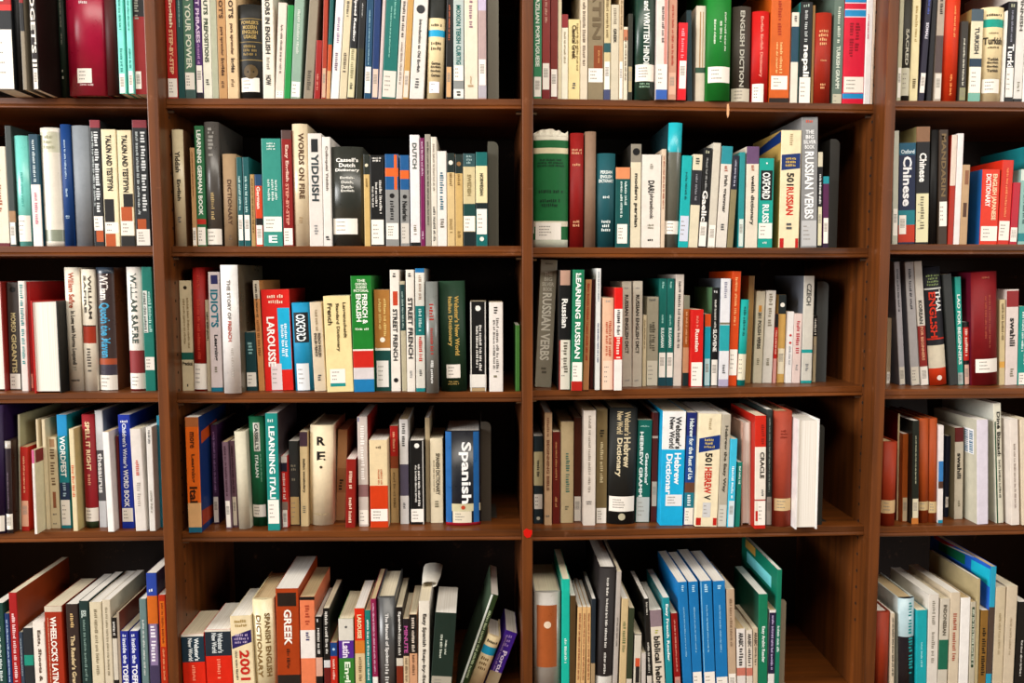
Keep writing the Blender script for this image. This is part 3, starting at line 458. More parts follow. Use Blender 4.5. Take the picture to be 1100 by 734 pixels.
('white paperback with teal title, middle row, second bay','p', -5446, 498, 12415, 206, 2137, 0.0, 1475, 'dfcfcf', {'S':[(1922, 2080, '35356a', 0.2, 0.85),(0, 73, '1a7a90')], 'T':[("IDIOT'S", '147a8c', 1151, 1822, 0.6),('Learning','3c3a3a', 556, 1021, 0.4),('~','7a7460', 337, 446, 0.3)]}),
('white hardback with grey title, middle row, second bay','h', -5106, 232, 12415, 300, 2256, -0.0038, 1676, 'e6e2de', {'T':[('THE STORY OF','7a7470', 1302, 1995, 0.2),('FRENCH','a04a3c', 918, 1277, 0.2),('~','a8a098', 295, 796, 0.14, 0.1)], 'side':'6a6050','j':1}),  # shade of the right board put into the side colour
('dark teal paperback with call-number label, middle row, second bay','p', -4850, 573, 12415, 187, 1057, -0.0115, 769, '20464a', {'L':(74, 332), 'T':[('~','8ab0b0', 655, 874, 0.5)]}),
('tan paperback with beige band, middle row, second bay','p', -4671, 564, 12415, 110, 1983, -0.0316, 1528, 'c88c5c', {'S':[(1657, 1983, 'cfc4b0')], 'T':[('~','3a2a20', 1312, 1923, 0.35),('~','8a5a30', 618, 1276, 0.45)]}),
('thick red paperback with call-number label, middle row, second bay','p', -4354, 549, 12415, 502, 1819, -0.0219, 1335, 'cd2014', {'S':[(376, 1486, '19a6d0', 0.55, 1)], 'L':(10, 486, 0.22, 0.62, 'd4c4c4'), 'T':[('LAROUSSE','f6ece4', 434, 1330, 0.26, -0.2),('~','e4f4fa', 600, 1202, 0.1, 0.32),('~','e4f4fa', 618, 1184, 0.1, 0.2)], 'H':[('~|~','f0c8b0', 1529, 1729, 0.6)], 'side':'8a140c'}),
('sky blue hardback with call-number label, middle row, second bay','h', -3901, 477, 12415, 316, 1585, -0.0265, 1094, '1888ae', {'S':[(871, 1412, '0f1a20', 0.08, 0.9)], 'L':(10, 495, 0.12, 0.82, 'd0d4d8'), 'T':[('OXFORD','e4f0f4', 896, 1379, 0.5)]}),
('beige paperback with dark brown title, middle row, second bay','p', -3606, 463, 12415, 212, 1596, -0.0357, 1222, 'd0c0a8', {'T':[('FRENCH ENGLISH','2a2018', 616, 1042, 0.22, 0.15),('ENGLISH FRENCH','2a2018', 623, 1042, 0.22, -0.15),('~','8a7a60', 1078, 1459, 0.2),('~','5a5a5a', 184, 294, 0.3)]}),
('thick yellow paperback with call-number label, middle row, second bay','p', -3226, 319, 12415, 467, 1707, -0.0232, 1218, 'e8cf98', {'S':[(98, 157, '1a8a88', 0.12, 0.72)], 'L':(157, 411, 0.12, 0.72), 'T':[('Langenscheidt','4a3c1c', 960, 1589, 0.15, 0.26),('Standard Dictionary','4a3c1c', 722, 1578, 0.15, 0.0),('French','3a2c14', 1194, 1578, 0.17, -0.27)]}),
('green paperback with red band and white title, middle row, second bay','p', -2803, 323, 12415, 363, 2063, -0.015, 1584, '197a2c', {'S':[(734, 763, 'e8e4d8'),(433, 734, 'be2818'),(226, 433, 'cfc6c6'),(0, 226, '1a78a8')], 'T':[('FRENCH &','f0f4e8', 1211, 1742, 0.24, 0.16),('ENGLISH','f0f4e8', 1254, 1742, 0.24, -0.14)], 'H':[('THE|OXFORD|DUDEN|PICTORIAL','dcecd0', 1763, 1999, 0.72),('~','dcecd0', 1102, 1146, 0.7)]}),
('tan paperback with dark teal band and call-number label, middle row, second bay','p', -2474, 410, 12415, 281, 1818, -0.0043, 1334, 'a5763c', {'S':[(732, 775, 'e8e0d0'),(0, 732, '0f4a44')], 'L':(73, 549, 0.06, 0.88, 'd8d4cc'), 'T':[('~','d8b878', 950, 1656, 0.18, 0.18),('~','d8b878', 1095, 1656, 0.18, -0.14)], 'D':[(924, 0.16, 'efe4d0')]}),
('white paperback with charcoal title, middle row, second bay','p', -2246, 398, 12415, 165, 2169, -0.002, 1497, 'e2dace', {'S':[(1536, 1789, 'b8482a', 0.25, 0.85)], 'T':[('STREET FRENCH','2c2c2a', 549, 1475, 0.46),('~','1c1c1c', 2040, 2109, 0.4)], 'D':[(198, 0.25, '1c1c1c')]}),
('slim beige paperback with dark teal band, middle row, second bay','p', -2093, 392, 12415, 88, 1969, -0.0121, 1478, 'afa78f', {'S':[(1088, 1908, '1d4040')], 'T':[('~','9ab0a8', 1131, 1782, 0.35)]}),
('white paperback with black title, middle row, second bay','p', -1969, 335, 12415, 145, 2169, -0.0021, 1536, 'e2dace', {'T':[('STREET FRENCH','1c1c1e', 591, 1675, 0.55),('~','1c1c1c', 2040, 2109, 0.4),('~','888888', 227, 372, 0.3)]}),
('white paperback with teal band, middle row, second bay','p', -1799, 327, 12415, 161, 2194, 0.0, 1674, 'dcd8cc', {'S':[(2119, 2194, '1a70a0'),(1008, 1531, '0e7674'),(0, 62, '1a8a8c')], 'T':[('~','c0402c', 518, 982, 0.35),('~','b8d8d4', 1062, 1477, 0.35),('~','a08878', 1639, 2069, 0.3),('~','5a5a5a', 281, 391, 0.3)]}),
('grey hardback, middle row, second bay','h', -1583, 117, 12415, 207, 1963, 0.0, 1434, '787a76', {'T':[('~','a03a30', 1254, 1574, 0.4),('~','a03a30', 683, 1147, 0.25),('~','d8d8d4', 144, 576, 0.25)], 'j':1}),
('thick dark green hardback with call-number label, middle row, second bay','h', -1205, 299, 12415, 453, 1968, -0.0175, 1358, '20402b', {'L':(241, 482, 0.22, 0.76), 'T':[("Webster's New World", 'b89a58', 645, 1703, 0.17, 0.18),('Italian Dictionary','c0a464', 808, 1692, 0.2, -0.1)], 'H':[('~|~','a89058', 110, 190, 0.55)]}),
('black paperback with white band, middle row, second bay','p', -773, 330, 12415, 296, 1607, 0.0, 1229, '121212', {'S':[(0, 1607, 'd8d4cc', 0.0, 0.06),(0, 1607, 'd8d4cc', 0.94, 1),(66, 300, 'dcd6cc'),(0, 59, 'a89070')], 'T':[('~','dcd8d0', 330, 1185, 0.16, 0.14),('~','dcd8d0', 421, 1167, 0.14, -0.06)], 'H':[('~','dcd8d0', 1420, 1546, 0.3)], 'D':[(1485, 0.16, 'e8e4dc')]}),
('white paperback, just right of black paperback, middle row, second bay','p', -454, 264, 12415, 246, 1594, 0.0, 1140, 'dfd7cf', {'T':[('~','444038', 1350, 1512, 0.3),('~','5a5650', 336, 1314, 0.2, 0.1),('~','5a5650', 409, 1278, 0.16, -0.14),('~','7a7460', 219, 292, 0.35)], 'side':'5a3c1c'}),
('slim green paperback, middle row, second bay','p', -65, 347, 12415, 80, 1181, 0.0, 975, '4a7a3a', {}),
('taupe paperback with white title, middle row, third bay','p', 407, 546, 12443, 300, 2315, 0.0455, 1677, '9c9686', {'T':[('RUSSIAN VERBS','f0ecdc', 492, 1718, 0.54),('~','6a6458', 250, 362, 0.35)], 'H':[('THE|BIG|SILVER|BOOK','d8d4c4', 1729, 2095, 0.72),('~','6a6458', 2230, 2266, 0.5)]}),
('black paperback with call-number label, just right of taupe paperback, middle row, third bay','p', 759, 216, 12443, 217, 2137, 0.0044, 1475, '161617', {'S':[(1866, 2137, 'b89484', 0.05, 0.95),(0, 887, '8a1810', 0.0, 0.2)], 'L':(10, 895, 0.12, 1, 'dcd4c4'), 'T':[('Russian','eceae4', 1111, 1626, 0.46),('~','6a6458', 306, 851, 0.35, 0.1)]}),
('green paperback with call-number label, middle row, third bay','p', 970, 104, 12443, 197, 2137, 0.0122, 1594, '187858', {'S':[(0, 167, 'a82418')], 'L':(167, 507), 'T':[('LEARNING RUSSIAN','eef2ea', 572, 2077, 0.45),('~','cfe4d8', 2002, 2077, 0.2)]}),
('slim tan paperback, middle row, third bay','p', 1141, 197, 12443, 109, 1966, 0.0221, 1397, 'ad7d55', {'T':[('~','a03820', 525, 1895, 0.4)]}),
('slim maroon paperback, middle row, third bay','p', 1257, 295, 12443, 64, 1965, 0.0123, 1516, '481010', {}),  # slab put in to paint the dark gap between its neighbours
('slim white paperback, middle row, third bay','p', 1352, 188, 12443, 85, 2162, 0.0039, 1572, 'd8d8d4', {'T':[('~','6a7a8a', 1572, 2102, 0.25),('~','3a4a70', 488, 1194, 0.3)]}),
('peach paperback with call-number label, middle row, third bay','p', 1533, 179, 12443, 199, 1643, 0.0, 1134, 'deb296', {'L':(10, 525, 0, 1, 'e4c4ae'), 'T':[('~','b05028', 597, 1230, 0.25, 0.18),('~','b05028', 597, 1212, 0.22, -0.1)], 'H':[('~','a8a098', 1564, 1607, 0.5)]}),
('red paperback with white band, middle row, third bay','p', 1708, 120, 12443, 143, 1823, 0.0, 1378, 'd61c14', {'S':[(956, 1448, 'ece6de'),(0, 548, 'e8e4dc')], 'T':[('~','1c1414', 981, 1430, 0.4),('~','f0c8b8', 566, 945, 0.5)], 'side':'a81810'}),
('light grey paperback with dark olive title, just right of red paperback, middle row, third bay','p', 1955, 580, 12443, 178, 1926, -0.0139, 1369, 'b7af9f', {'T':[('RUSSIAN ENGLISH DICT','2c2822', 610, 1686, 0.34)], 'H':[('~','888888', 1793, 1823, 0.6),('~','888888', 105, 135, 0.6)]}),
('light grey paperback, just right of light grey paperback, middle row, third bay','p', 2136, 571, 12443, 176, 1933, -0.0024, 1493, 'bbb3a3', {'T':[('RUSSIAN ENGLISH DICT','2c2822', 610, 1686, 0.34)], 'H':[('~','888888', 1793, 1822, 0.6),('~','888888', 105, 135, 0.6)]}),
('slim beige paperback, middle row, third bay','p', 2279, 619, 12443, 64, 1314, 0.0, 986, 'c6b696', {'T':[('~','8a7a5c', 698, 1221, 0.4)]}),
('taupe paperback with call-number label, middle row, third bay','p', 2432, 667, 12443, 215, 1646, 0.0, 1136, '9e9886', {'L':(10, 468, 0, 1, 'cac4b2'), 'T':[('~','5a5648', 637, 1180, 0.3, 0.1),('~','5a5648', 693, 1143, 0.25, -0.15)], 'H':[('~','5a5a5a', 1571, 1609, 0.6)]}),
('teal paperback with call-number label, just right of taupe paperback, middle row, third bay','p', 2615, 658, 12443, 139, 1979, 0.0003, 1486, '0e6860', {'S':[(0, 159, '184a54')], 'L':(159, 618), 'T':[('BULGARIAN','d8ece4', 712, 1075, 0.4),('~','9accc0', 1124, 1311, 0.3),('~','9accc0', 1775, 1919, 0.3)]}),
('teal paperback with call-number label, just right of teal paperback, middle row, third bay','p', 2754, 651, 12443, 132, 1979, 0.0017, 1406, '0e6860', {'S':[(0, 159, '184a54')], 'L':(159, 618), 'T':[('BULGARIAN','d8ece4', 712, 1075, 0.4),('~','9accc0', 1124, 1311, 0.3),('~','9accc0', 1775, 1919, 0.3)]}),
('pink paperback, just right of teal paperback, middle row, third bay','p', 2901, 645, 12443, 152, 2053, 0.0105, 1577, 'cfc3b7', {'T':[('~','3a3430', 693, 1924, 0.32)]}),
('slim rust paperback with tan band, middle row, third bay','p', 3052, 637, 12443, 109, 1671, 0.0008, 1233, '9e602a', {'S':[(1422, 1671, '797767'),(242, 712, 'c69876'),(0, 242, '1e3a3a')], 'T':[('~','e0b088', 768, 1366, 0.3)]}),
('red paperback with call-number label, middle row, third bay','p', 3223, 521, 12443, 224, 1415, 0.0002, 977, 'c61c14', {'L':(10, 449), 'T':[('Russian','f4d8c8', 647, 1056, 0.3),('~','e08070', 1075, 1297, 0.2)]}),
('turquoise paperback with orange band and call-number label, middle row, third bay','p', 3445, 619, 12443, 113, 1329, 0.0, 1037, '1a9eb2', {'S':[(1097, 1329, 'd8591a')], 'L':(10, 505, 0, 1, 'b8dce0')}),
('black paperback with call-number label, just right of turquoise paperback, middle row, third bay','p', 3576, 613, 12443, 130, 1812, 0.0012, 1290, '141414', {'L':(10, 486), 'T':[('~','c8c4bc', 1067, 1589, 0.3),('SLOVENE','ece8e0', 637, 1049, 0.5)], 'H':[('~','b8b8b8', 1645, 1774, 0.6)], 'side':'5a7a5a'}),
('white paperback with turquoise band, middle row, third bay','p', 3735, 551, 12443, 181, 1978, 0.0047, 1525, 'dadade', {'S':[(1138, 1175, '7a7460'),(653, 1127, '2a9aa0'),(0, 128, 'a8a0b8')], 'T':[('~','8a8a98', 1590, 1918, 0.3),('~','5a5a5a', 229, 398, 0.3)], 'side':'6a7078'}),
('orange paperback with call-number label, middle row, third bay','p', 3912, 597, 12443, 164, 2108, 0.0204, 1534, 'c64c10', {'L':(196, 674), 'T':[('~','e8a070', 1105, 1997, 0.3)]}),
('turquoise hardback with call-number label, middle row, third bay','h', 4074, 589, 12443, 149, 1590, 0.0309, 1097, '0e9892', {'L':(106, 588, 0, 1, 'd8d0b8'), 'T':[('~','0a5450', 918, 1459, 0.3)]}),
('tan paperback, just right of turquoise hardback, middle row, third bay','p', 4327, 971, 12443, 113, 2025, 0.0161, 1517, '98784a', {}),
('beige paperback with dark olive title, middle row, third bay','p', 4504, 962, 12443, 170, 1736, 0.0198, 1238, 'c8bca4', {'S':[(1347, 1469, 'c88a3a', 0.3, 0.7)], 'T':[('201 POLISH VERBS','3c382e', 649, 1339, 0.36),('~','7a7460', 348, 464, 0.3)]}),
('white paperback, just right of beige paperback, middle row, third bay','p', 4687, 954, 12443, 185, 1748, 0.0253, 1366, 'd6cec2', {'T':[('~','8a8272', 1041, 1688, 0.4),('~','7a7460', 310, 464, 0.3)]}),
('slim red paperback with peach band, middle row, third bay','p', 4825, 947, 12443, 65, 1309, 0.0186, 983, 'ae1810', {'S':[(1056, 1309, '18130f'),(0, 464, 'c89088')], 'T':[('~','f0c0a8', 541, 1002, 0.4)]}),
('tan paperback with charcoal band and call-number label, middle row, third bay','p', 4963, 999, 12443, 143, 1669, 0.0028, 1152, 'c69e5e', {'S':[(1306, 1669, '202a2a')], 'L':(167, 651, 0, 1, 'dcd0b4'), 'D':[(1478, 0.3, 'e8e4d8')]}),
('white paperback, just right of tan paperback, middle row, third bay','p', 5096, 935, 12443, 114, 1354, 0.0155, 1054, 'e6e2de', {'T':[('~','8a8a90', 348, 695, 0.3)], 'D':[(906, 0.2, 'c02820'),(764, 0.2, 'c02820')]}),
('pink paperback, just right of white paperback, middle row, third bay','p', 5238, 928, 12443, 154, 1316, 0.0121, 948, 'dfc6be', {'T':[('~','b03040', 522, 1174, 0.42),('~','888888', 232, 348, 0.3)]}),
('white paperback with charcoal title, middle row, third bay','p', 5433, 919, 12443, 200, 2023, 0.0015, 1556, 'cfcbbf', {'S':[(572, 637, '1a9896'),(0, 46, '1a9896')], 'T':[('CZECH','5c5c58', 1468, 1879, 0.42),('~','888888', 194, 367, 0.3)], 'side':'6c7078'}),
('slim black paperback with call-number label, middle row, third bay','p', 5595, 969, 12443, 84, 1274, 0.0, 959, '171512', {'L':(10, 882, 0, 1, 'a6987e'), 'T':[('~','dcd8cc', 902, 1214, 0.55)]}),
('slim beige paperback with call-number label, middle row, rightmost bay','p', 6960, 815, 12428, 85, 1247, -0.0104, 981, 'b09a80', {'L':(10, 232)}),
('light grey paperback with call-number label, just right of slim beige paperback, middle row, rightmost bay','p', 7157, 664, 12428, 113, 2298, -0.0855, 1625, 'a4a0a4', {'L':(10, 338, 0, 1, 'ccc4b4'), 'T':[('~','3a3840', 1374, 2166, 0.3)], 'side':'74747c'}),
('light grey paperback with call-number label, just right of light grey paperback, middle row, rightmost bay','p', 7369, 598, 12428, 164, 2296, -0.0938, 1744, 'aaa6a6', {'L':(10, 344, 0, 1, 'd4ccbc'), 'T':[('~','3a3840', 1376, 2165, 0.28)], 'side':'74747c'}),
('white paperback with dark red band and call-number label, middle row, rightmost bay','p', 7543, 590, 12428, 151, 2308, -0.0993, 1673, 'd6cec2', {'S':[(352, 1112, '8a2014')], 'L':(10, 344), 'T':[('KOREAN','3c3830', 1150, 1584, 0.42),('FOR BEGINNERS','e0a080', 466, 1093, 0.34)]}),
('black hardback with cream band and white title, middle row, rightmost bay','h', 7791, 523, 12428, 320, 2196, -0.1024, 1516, '202028', {'S':[(1782, 1812, 'c8c8c0'),(852, 882, 'b83018'),(320, 746, 'd6cab2'),(0, 320, 'c64010')], 'T':[('THAI','eceae4', 1380, 1770, 0.32, 0.2),('ENGLISH','c83a20', 890, 1737, 0.34, -0.14)], 'H':[('~|~|~|~','8a9a6a', 1838, 2062, 0.78)], 'D':[(137, 0.15, 'e8d0c0')]}),
('charcoal paperback, middle row, rightmost bay','p', 8087, 564, 12428, 164, 2074, -0.1103, 1551, '393b39', {}),
('turquoise paperback with call-number label, middle row, rightmost bay','p', 8238, 613, 12428, 116, 2019, -0.0711, 1433, '1a988a', {'L':(10, 230, 0, 1, 'a8b0ac'), 'T':[('LAO FOR BEGINNERS','e4f2ec', 383, 1692, 0.48)]}),
('slim red paperback with black band and call-number label, middle row, rightmost bay','p', 8354, 607, 12428, 106, 1180, -0.059, 974, '161414', {'S':[(459, 1082, 'b8281c')], 'L':(10, 382, 0, 1, 'd0a898'), 'T':[('~','f0c8b8', 535, 1048, 0.5)]}),
('thick dark red hardback with call-number label, middle row, rightmost bay','h', 8653, 482, 12428, 484, 2101, -0.0538, 1530, '7b1018', {'L':(235, 489, 0.12, 1), 'T':[('~','a05038', 697, 1673, 0.08, 0.14),('~','a05038', 848, 1654, 0.08, -0.02)], 'H':[('~','a86048', 1978, 2016, 0.4)], 'side':'6a0c2c'}),  # magenta highlight put into the side colour
('slim beige paperback, just right of thick dark red hardback, middle row, rightmost bay','p', 9009, 576, 12428, 104, 1594, -0.0411, 1100, 'c6b28a', {'S':[(325, 439, 'd8a050')], 'T':[('~','6a5634', 838, 1518, 0.4)]}),
('pink paperback with dark red band and charcoal title, middle row, rightmost bay','p', 9181, 568, 12428, 224, 1781, -0.0298, 1349, 'd6c6be', {'S':[(1458, 1758, '8a1c1c')], 'T':[('swahili','2c2826', 724, 1254, 0.42),('~','7a7460', 153, 306, 0.3)]}),
('teal paperback with call-number label, middle row, rightmost bay','p', 9386, 558, 12428, 180, 1472, -0.0187, 1056, '0e887e', {'L':(10, 229), 'T':[('~','d8ece8', 382, 1366, 0.25, 0.15),('~','d8ece8', 610, 1366, 0.22, -0.15)]}),
('dark purple hardback with call-number label, fourth row, leftmost bay','h', -9354, 369, 9895, 219, 2317, 0.0383, 1759, '2a1040', {'L':(44, 329)}),
('slim charcoal hardback with call-number label, fourth row, leftmost bay','h', -9162, 405, 9895, 109, 1673, 0.0239, 1234, '37303a', {'S':[(1538, 1673, 'b0a8a0')], 'L':(67, 352), 'T':[('~','786a78', 444, 1107, 0.2)], 'side':'3c241c','j':1}),
('slim cream paperback, just right of slim charcoal hardback, fourth row, leftmost bay','p', -9085, 620, 9895, 35, 2109, 0.032, 1455, 'cfcbb0', {'side':'a8a484'}),
('red paperback with call-number label, fourth row, leftmost bay','p', -8952, 536, 9895, 140, 1534, 0.0285, 1179, 'a42010', {'L':(82, 553, 0, 1, 'cf9a82'), 'T':[('~','e0a080', 702, 1369, 0.25)]}),
('slim white paperback with magenta band, fourth row, leftmost bay','p', -8662, 341, 9895, 45, 1519, 0.0087, 1088, 'e8e0d8', {'S':[(1282, 1519, 'c8688c')], 'T':[('~','b8a8a0', 458, 1191, 0.25)], 'P':[('7a1420', 1, [(40, 1509),(40, 1279),(1100, 1279),(1100, 1509)]),('8a5a28', 1, [(300, 269),(300, 49),(1000, 49),(1000, 269)])], 'side':'d8d0b0'}),
('slim beige paperback, just right of red paperback, fourth row, leftmost bay','p', -8710, 620, 9895, 36, 2020, 0.0021, 1554, 'd2c2a2', {}),
('slim beige paperback, just right of slim white paperback, fourth row, leftmost bay','p', -8597, 620, 9895, 57, 2019, 0.0023, 1473, 'd2c2a2', {}),
('beige paperback, just right of slim beige paperback, fourth row, leftmost bay','p', -8482, 669, 9895, 161, 1687, 0.0007, 1164, 'c6b696', {'S':[(1501, 1650, '9a7a5c', 0.2, 0.8),(378, 678, '8a5a40', 0.3, 0.7)], 'T':[('~','6a543c', 772, 1464, 0.5)], 'H':[('~','5a5a5a', 246, 283, 0.5),('~','5a5a5a', 76, 113, 0.5)]}),
('teal paperback with sky blue band and call-number label, fourth row, leftmost bay','p', -8287, 661, 9895, 179, 2094, 0.0, 1565, '15808a', {'S':[(1705, 2094, '1f8cc0'),(528, 847, '20385a')], 'L':(57, 528), 'T':[('WORDFEST','f0f6f4', 952, 1705, 0.52),('~','a0b8c8', 566, 847, 0.35)]}),
('slim cream paperback, just right of teal paperback, fourth row, leftmost bay','p', -8045, 497, 9895, 84, 1864, 0.0, 1326, 'd8c8a2', {'T':[('~','c8501c', 627, 1202, 0.55)], 'side':'b8a878'}),
('dark red hardback with call-number label, fourth row, leftmost bay','h', -7829, 641, 9895, 227, 2094, 0.0, 1605, '891220', {'S':[(0, 125, '39482c')], 'L':(125, 377), 'T':[('SPELL IT RIGHT','e8c8a0', 1072, 1965, 0.34),('~','d89a80', 772, 997, 0.25)]}),
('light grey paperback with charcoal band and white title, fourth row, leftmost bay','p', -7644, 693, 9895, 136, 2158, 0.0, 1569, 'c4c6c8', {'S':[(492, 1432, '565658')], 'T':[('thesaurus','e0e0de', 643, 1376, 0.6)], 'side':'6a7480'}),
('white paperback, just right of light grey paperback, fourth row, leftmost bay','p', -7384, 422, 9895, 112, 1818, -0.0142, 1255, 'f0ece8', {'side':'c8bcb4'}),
('slim maroon paperback, fourth row, leftmost bay','p', -7300, 619, 9895, 49, 1705, -0.0025, 1296, '5c1418', {}),
('blue paperback with call-number label, fourth row, leftmost bay','p', -7161, 613, 9895, 213, 2094, 0.0, 1485, '17389a', {'L':(125, 377), 'T':[("Children's Writer's", 'dce4f4', 1116, 1935, 0.32),('WORD BOOK','f2f4fa', 396, 1090, 0.4)], 'H':[('~','e8ecf8', 1950, 1994, 0.6)]}),
('white paperback, just right of blue paperback, fourth row, leftmost bay','p', -6860, 447, 9895, 193, 1864, -0.0202, 1446, 'dfd7cf', {'T':[('~','c06050', 961, 1294, 0.3),('~','a8a098', 404, 887, 0.35)]}),
('slim white paperback, just right of white paperback, fourth row, leftmost bay','p', -6655, 438, 9895, 108, 1900, 0.0, 1391, 'e4e0d8', {'T':[('~','3a3a3a', 1588, 1840, 0.35),('~','8a8478', 329, 738, 0.35)]}),
('slim sky blue paperback, fourth row, leftmost bay','p', -6558, 648, 9895, 78, 2065, 0.0, 1425, '2a869c', {}),
('orange paperback with tan band and brown title, fourth row, second bay','p', -5856, 316, 9894, 235, 2089, 0.0, 1562, 'd6681a', {'S':[(1918, 2089, 'a4683e'),(97, 542, 'd6a678'),(0, 97, '1a6880')], 'T':[('Learning','5a2c10', 911, 1425, 0.34),('Ital','3a1c0c', 542, 837, 0.55),('more','5a2c10', 1535, 1827, 0.3)], 'P':[('c4561c', 1, [(120, 1809),(120, 1589),(1000, 1699),(1000, 1889)]),('a03c18', 1, [(40, 389),(40, 109),(800, 109),(800, 329)])], 'side':'173a70'}),
('slim dark purple paperback with call-number label, fourth row, second bay','p', -5642, 831, 9894, 108, 1857, 0.0, 1321, '48284e', {'L':(23, 507), 'T':[('~','9a7aa0', 584, 1725, 0.35)]}),
('slim grey paperback with call-number label, fourth row, second bay','p', -5323, 527, 9894, 101, 1596, -0.0195, 1261, '78626e', {'L':(23, 513), 'T':[('~','4a2838', 588, 1522, 0.4)]}),
('slim charcoal paperback with call-number label, fourth row, second bay','p', -5224, 595, 9894, 90, 1600, -0.0153, 1184, '6e5460', {'L':(38, 568, 0, 1, 'd4c8b4'), 'T':[('~','3a1c28', 643, 1506, 0.4)]}),
('cream hardback, just right of slim charcoal paperback, fourth row, second bay','h', -5030, 467, 9894, 205, 1791, -0.0222, 1236, 'cfc7af', {}),
('green hardback with call-number label, fourth row, second bay','h', -4781, 624, 9894, 284, 2038, -0.0168, 1526, '0e6a48', {'S':[(1398, 1926, 'e6e6dc', 0.3, 0.7)], 'L':(175, 403, 0.04, 0.86), 'T':[("CASSELL'S", '2a3a30', 1421, 1907, 0.22, 0.0),('ITALIAN','e4f0e8', 913, 1327, 0.2, -0.05),('~','8ac0a0', 819, 1346, 0.08, 0.2)]}),
('teal paperback with call-number label, fourth row, second bay','p', -4473, 385, 9894, 217, 2139, 0.0, 1516, '188882', {'L':(124, 561), 'T':[('LEARNING ITALI','eef6f2', 580, 1904, 0.46)], 'H':[('~','cfe8e4', 1978, 2040, 0.7)], 'side':'453a3c'}),
('slim red paperback with dark purple band and call-number label, fourth row, second bay','p', -4307, 532, 9894, 107, 1324, 0.0, 1074, 'be2820', {'S':[(1205, 1324, 'd0c8c0'),(1040, 1205, '28283a'),(329, 480, '8a7a70')], 'L':(10, 329), 'T':[('~','f0d0c8', 518, 1006, 0.5)]}),
('charcoal paperback with call-number label, just right of slim red paperback, fourth row, second bay','p', -4159, 670, 9894, 180, 1574, 0.0, 1166, '393d3d', {'L':(15, 534, 0, 1, 'bea678'), 'H':[('~|~','8a8878', 1008, 1141, 0.6),('~','8a8878', 838, 895, 0.6)]}),
('beige paperback with charcoal band and dark brown title, fourth row, second bay','p', -3971, 601, 9894, 140, 1755, 0.0067, 1211, 'c6ae86', {'S':[(1485, 1755, '48333f')], 'T':[('italian vocabulary','322a1e', 627, 1260, 0.36),('~','6a6458', 247, 380, 0.4)]}),
('thick cream hardback, fourth row, second bay','h', -3681, 624, 9894, 422, 1860, 0.0213, 1404, 'e8d4b0', {'H':[('R','16120e', 1500, 1654, 0.36),('E','16120e', 1222, 1380, 0.36),('~','b0a080', 198, 229, 0.8)], 'D':[(1090, 0.06, '4a4030')]}),
('tan paperback, just right of thick cream hardback, fourth row, second bay','p', -3377, 935, 9894, 177, 1725, 0.0426, 1230, 'ae8862', {'S':[(529, 994, '9c7650')], 'T':[('~','2a2018', 529, 781, 0.5)]}),
('dark red paperback, fourth row, second bay','p', -3121, 469, 9894, 171, 1271, 0.0275, 1037, '881c10', {'T':[('~','e8c0a8', 728, 1047, 0.35),('~','e8c0a8', 87, 559, 0.35)]}),
('light grey paperback with call-number label, fourth row, second bay','p', -2883, 543, 9894, 180, 2037, 0.0, 1485, 'c6bab2', {'S':[(1943, 2037, '3a4a8a', 0.0, 0.12),(554, 781, '8a6a6a')], 'L':(38, 308), 'T':[('~','ece6e0', 856, 1869, 0.4)], 'side':'8a2018'}),
('cream paperback with orange band and call-number label, fourth row, second bay','p', -2590, 471, 9894, 328, 1620, 0.0, 1118, 'dfc79f', {'S':[(0, 778, 'c64210')], 'L':(117, 344), 'T':[('~','b05a28', 797, 1078, 0.1, 0.0),('~','b05a28', 797, 1078, 0.1, 0.15)], 'H':[('~','5a4830', 1463, 1515, 0.3)]}),
('tan paperback with red band, fourth row, second bay','p', -2335, 740, 9894, 148, 1827, 0.0, 1381, 'ae926a', {'S':[(1258, 1827, 'a62018'),(1029, 1258, '8a4a2a')], 'T':[('~','e0a080', 1334, 1714, 0.3),('~','6a5434', 262, 953, 0.3)]}),
('light grey paperback with charcoal band, fourth row, second bay','p', -2146, 658, 9894, 160, 1962, 0.0, 1393, 'cfcbc7', {'S':[(533, 1123, '565060')], 'T':[('~','4a4844', 1426, 1879, 0.4),('~','5a5a5a', 246, 399, 0.3)]}),
('black paperback with call-number label, fourth row, second bay','p', -1908, 623, 9894, 255, 1575, 0.0, 1246, '121212', {'S':[(0, 1575, 'd0ccc4', 0.94, 1)], 'L':(46, 291), 'T':[('~','dcd8d0', 329, 1129, 0.16, 0.14),('~','dcd8d0', 406, 1110, 0.14, -0.08)], 'D':[(1476, 0.18, 'e4e0d8')]}),
('slim taupe paperback, fourth row, second bay','p', -1718, 751, 9894, 86, 1972, 0.0, 1440, 'a6967a', {}),
('cream paperback with dark olive title, fourth row, second bay','p', -1553, 706, 9894, 236, 1592, 0.0, 1099, 'e4d4b4', {'T':[('SPANISH DICTIONARY','4c4434', 531, 1315, 0.3, 0.1),('~','7a6c54', 570, 1181, 0.14, -0.2),('~','7a7460', 262, 416, 0.3)]}),
('thick black hardback with call-number label, fourth row, second bay','h', -1062, 501, 9894, 636, 1757, 0.0, 1332, '1d1f27', {'S':[(57, 1757, '1a66a0', 0.0, 0.17),(57, 1757, '1a66a0', 0.8, 0.96),(270, 411, 'c8c09c'),(0, 57, '9c1830')], 'L':(57, 270, 0.2, 0.74, 'd8ccb4'), 'T':[('Spanish','f0f0ee', 411, 1562, 0.36, 0.06)], 'D':[(343, 0.06, 'b04a2c')], 'j':1}),
('charcoal paperback with beige band and call-number label, fourth row, third bay','p', 327, 606, 9885, 172, 1650, 0.0, 1299, '28383f', {'S':[(718, 1354, 'c8bc94')], 'L':(277, 557), 'T':[('~','4a4a40', 890, 1195, 0.3)], 'D':[(100, 0.2, 'd0ccb8')]}),
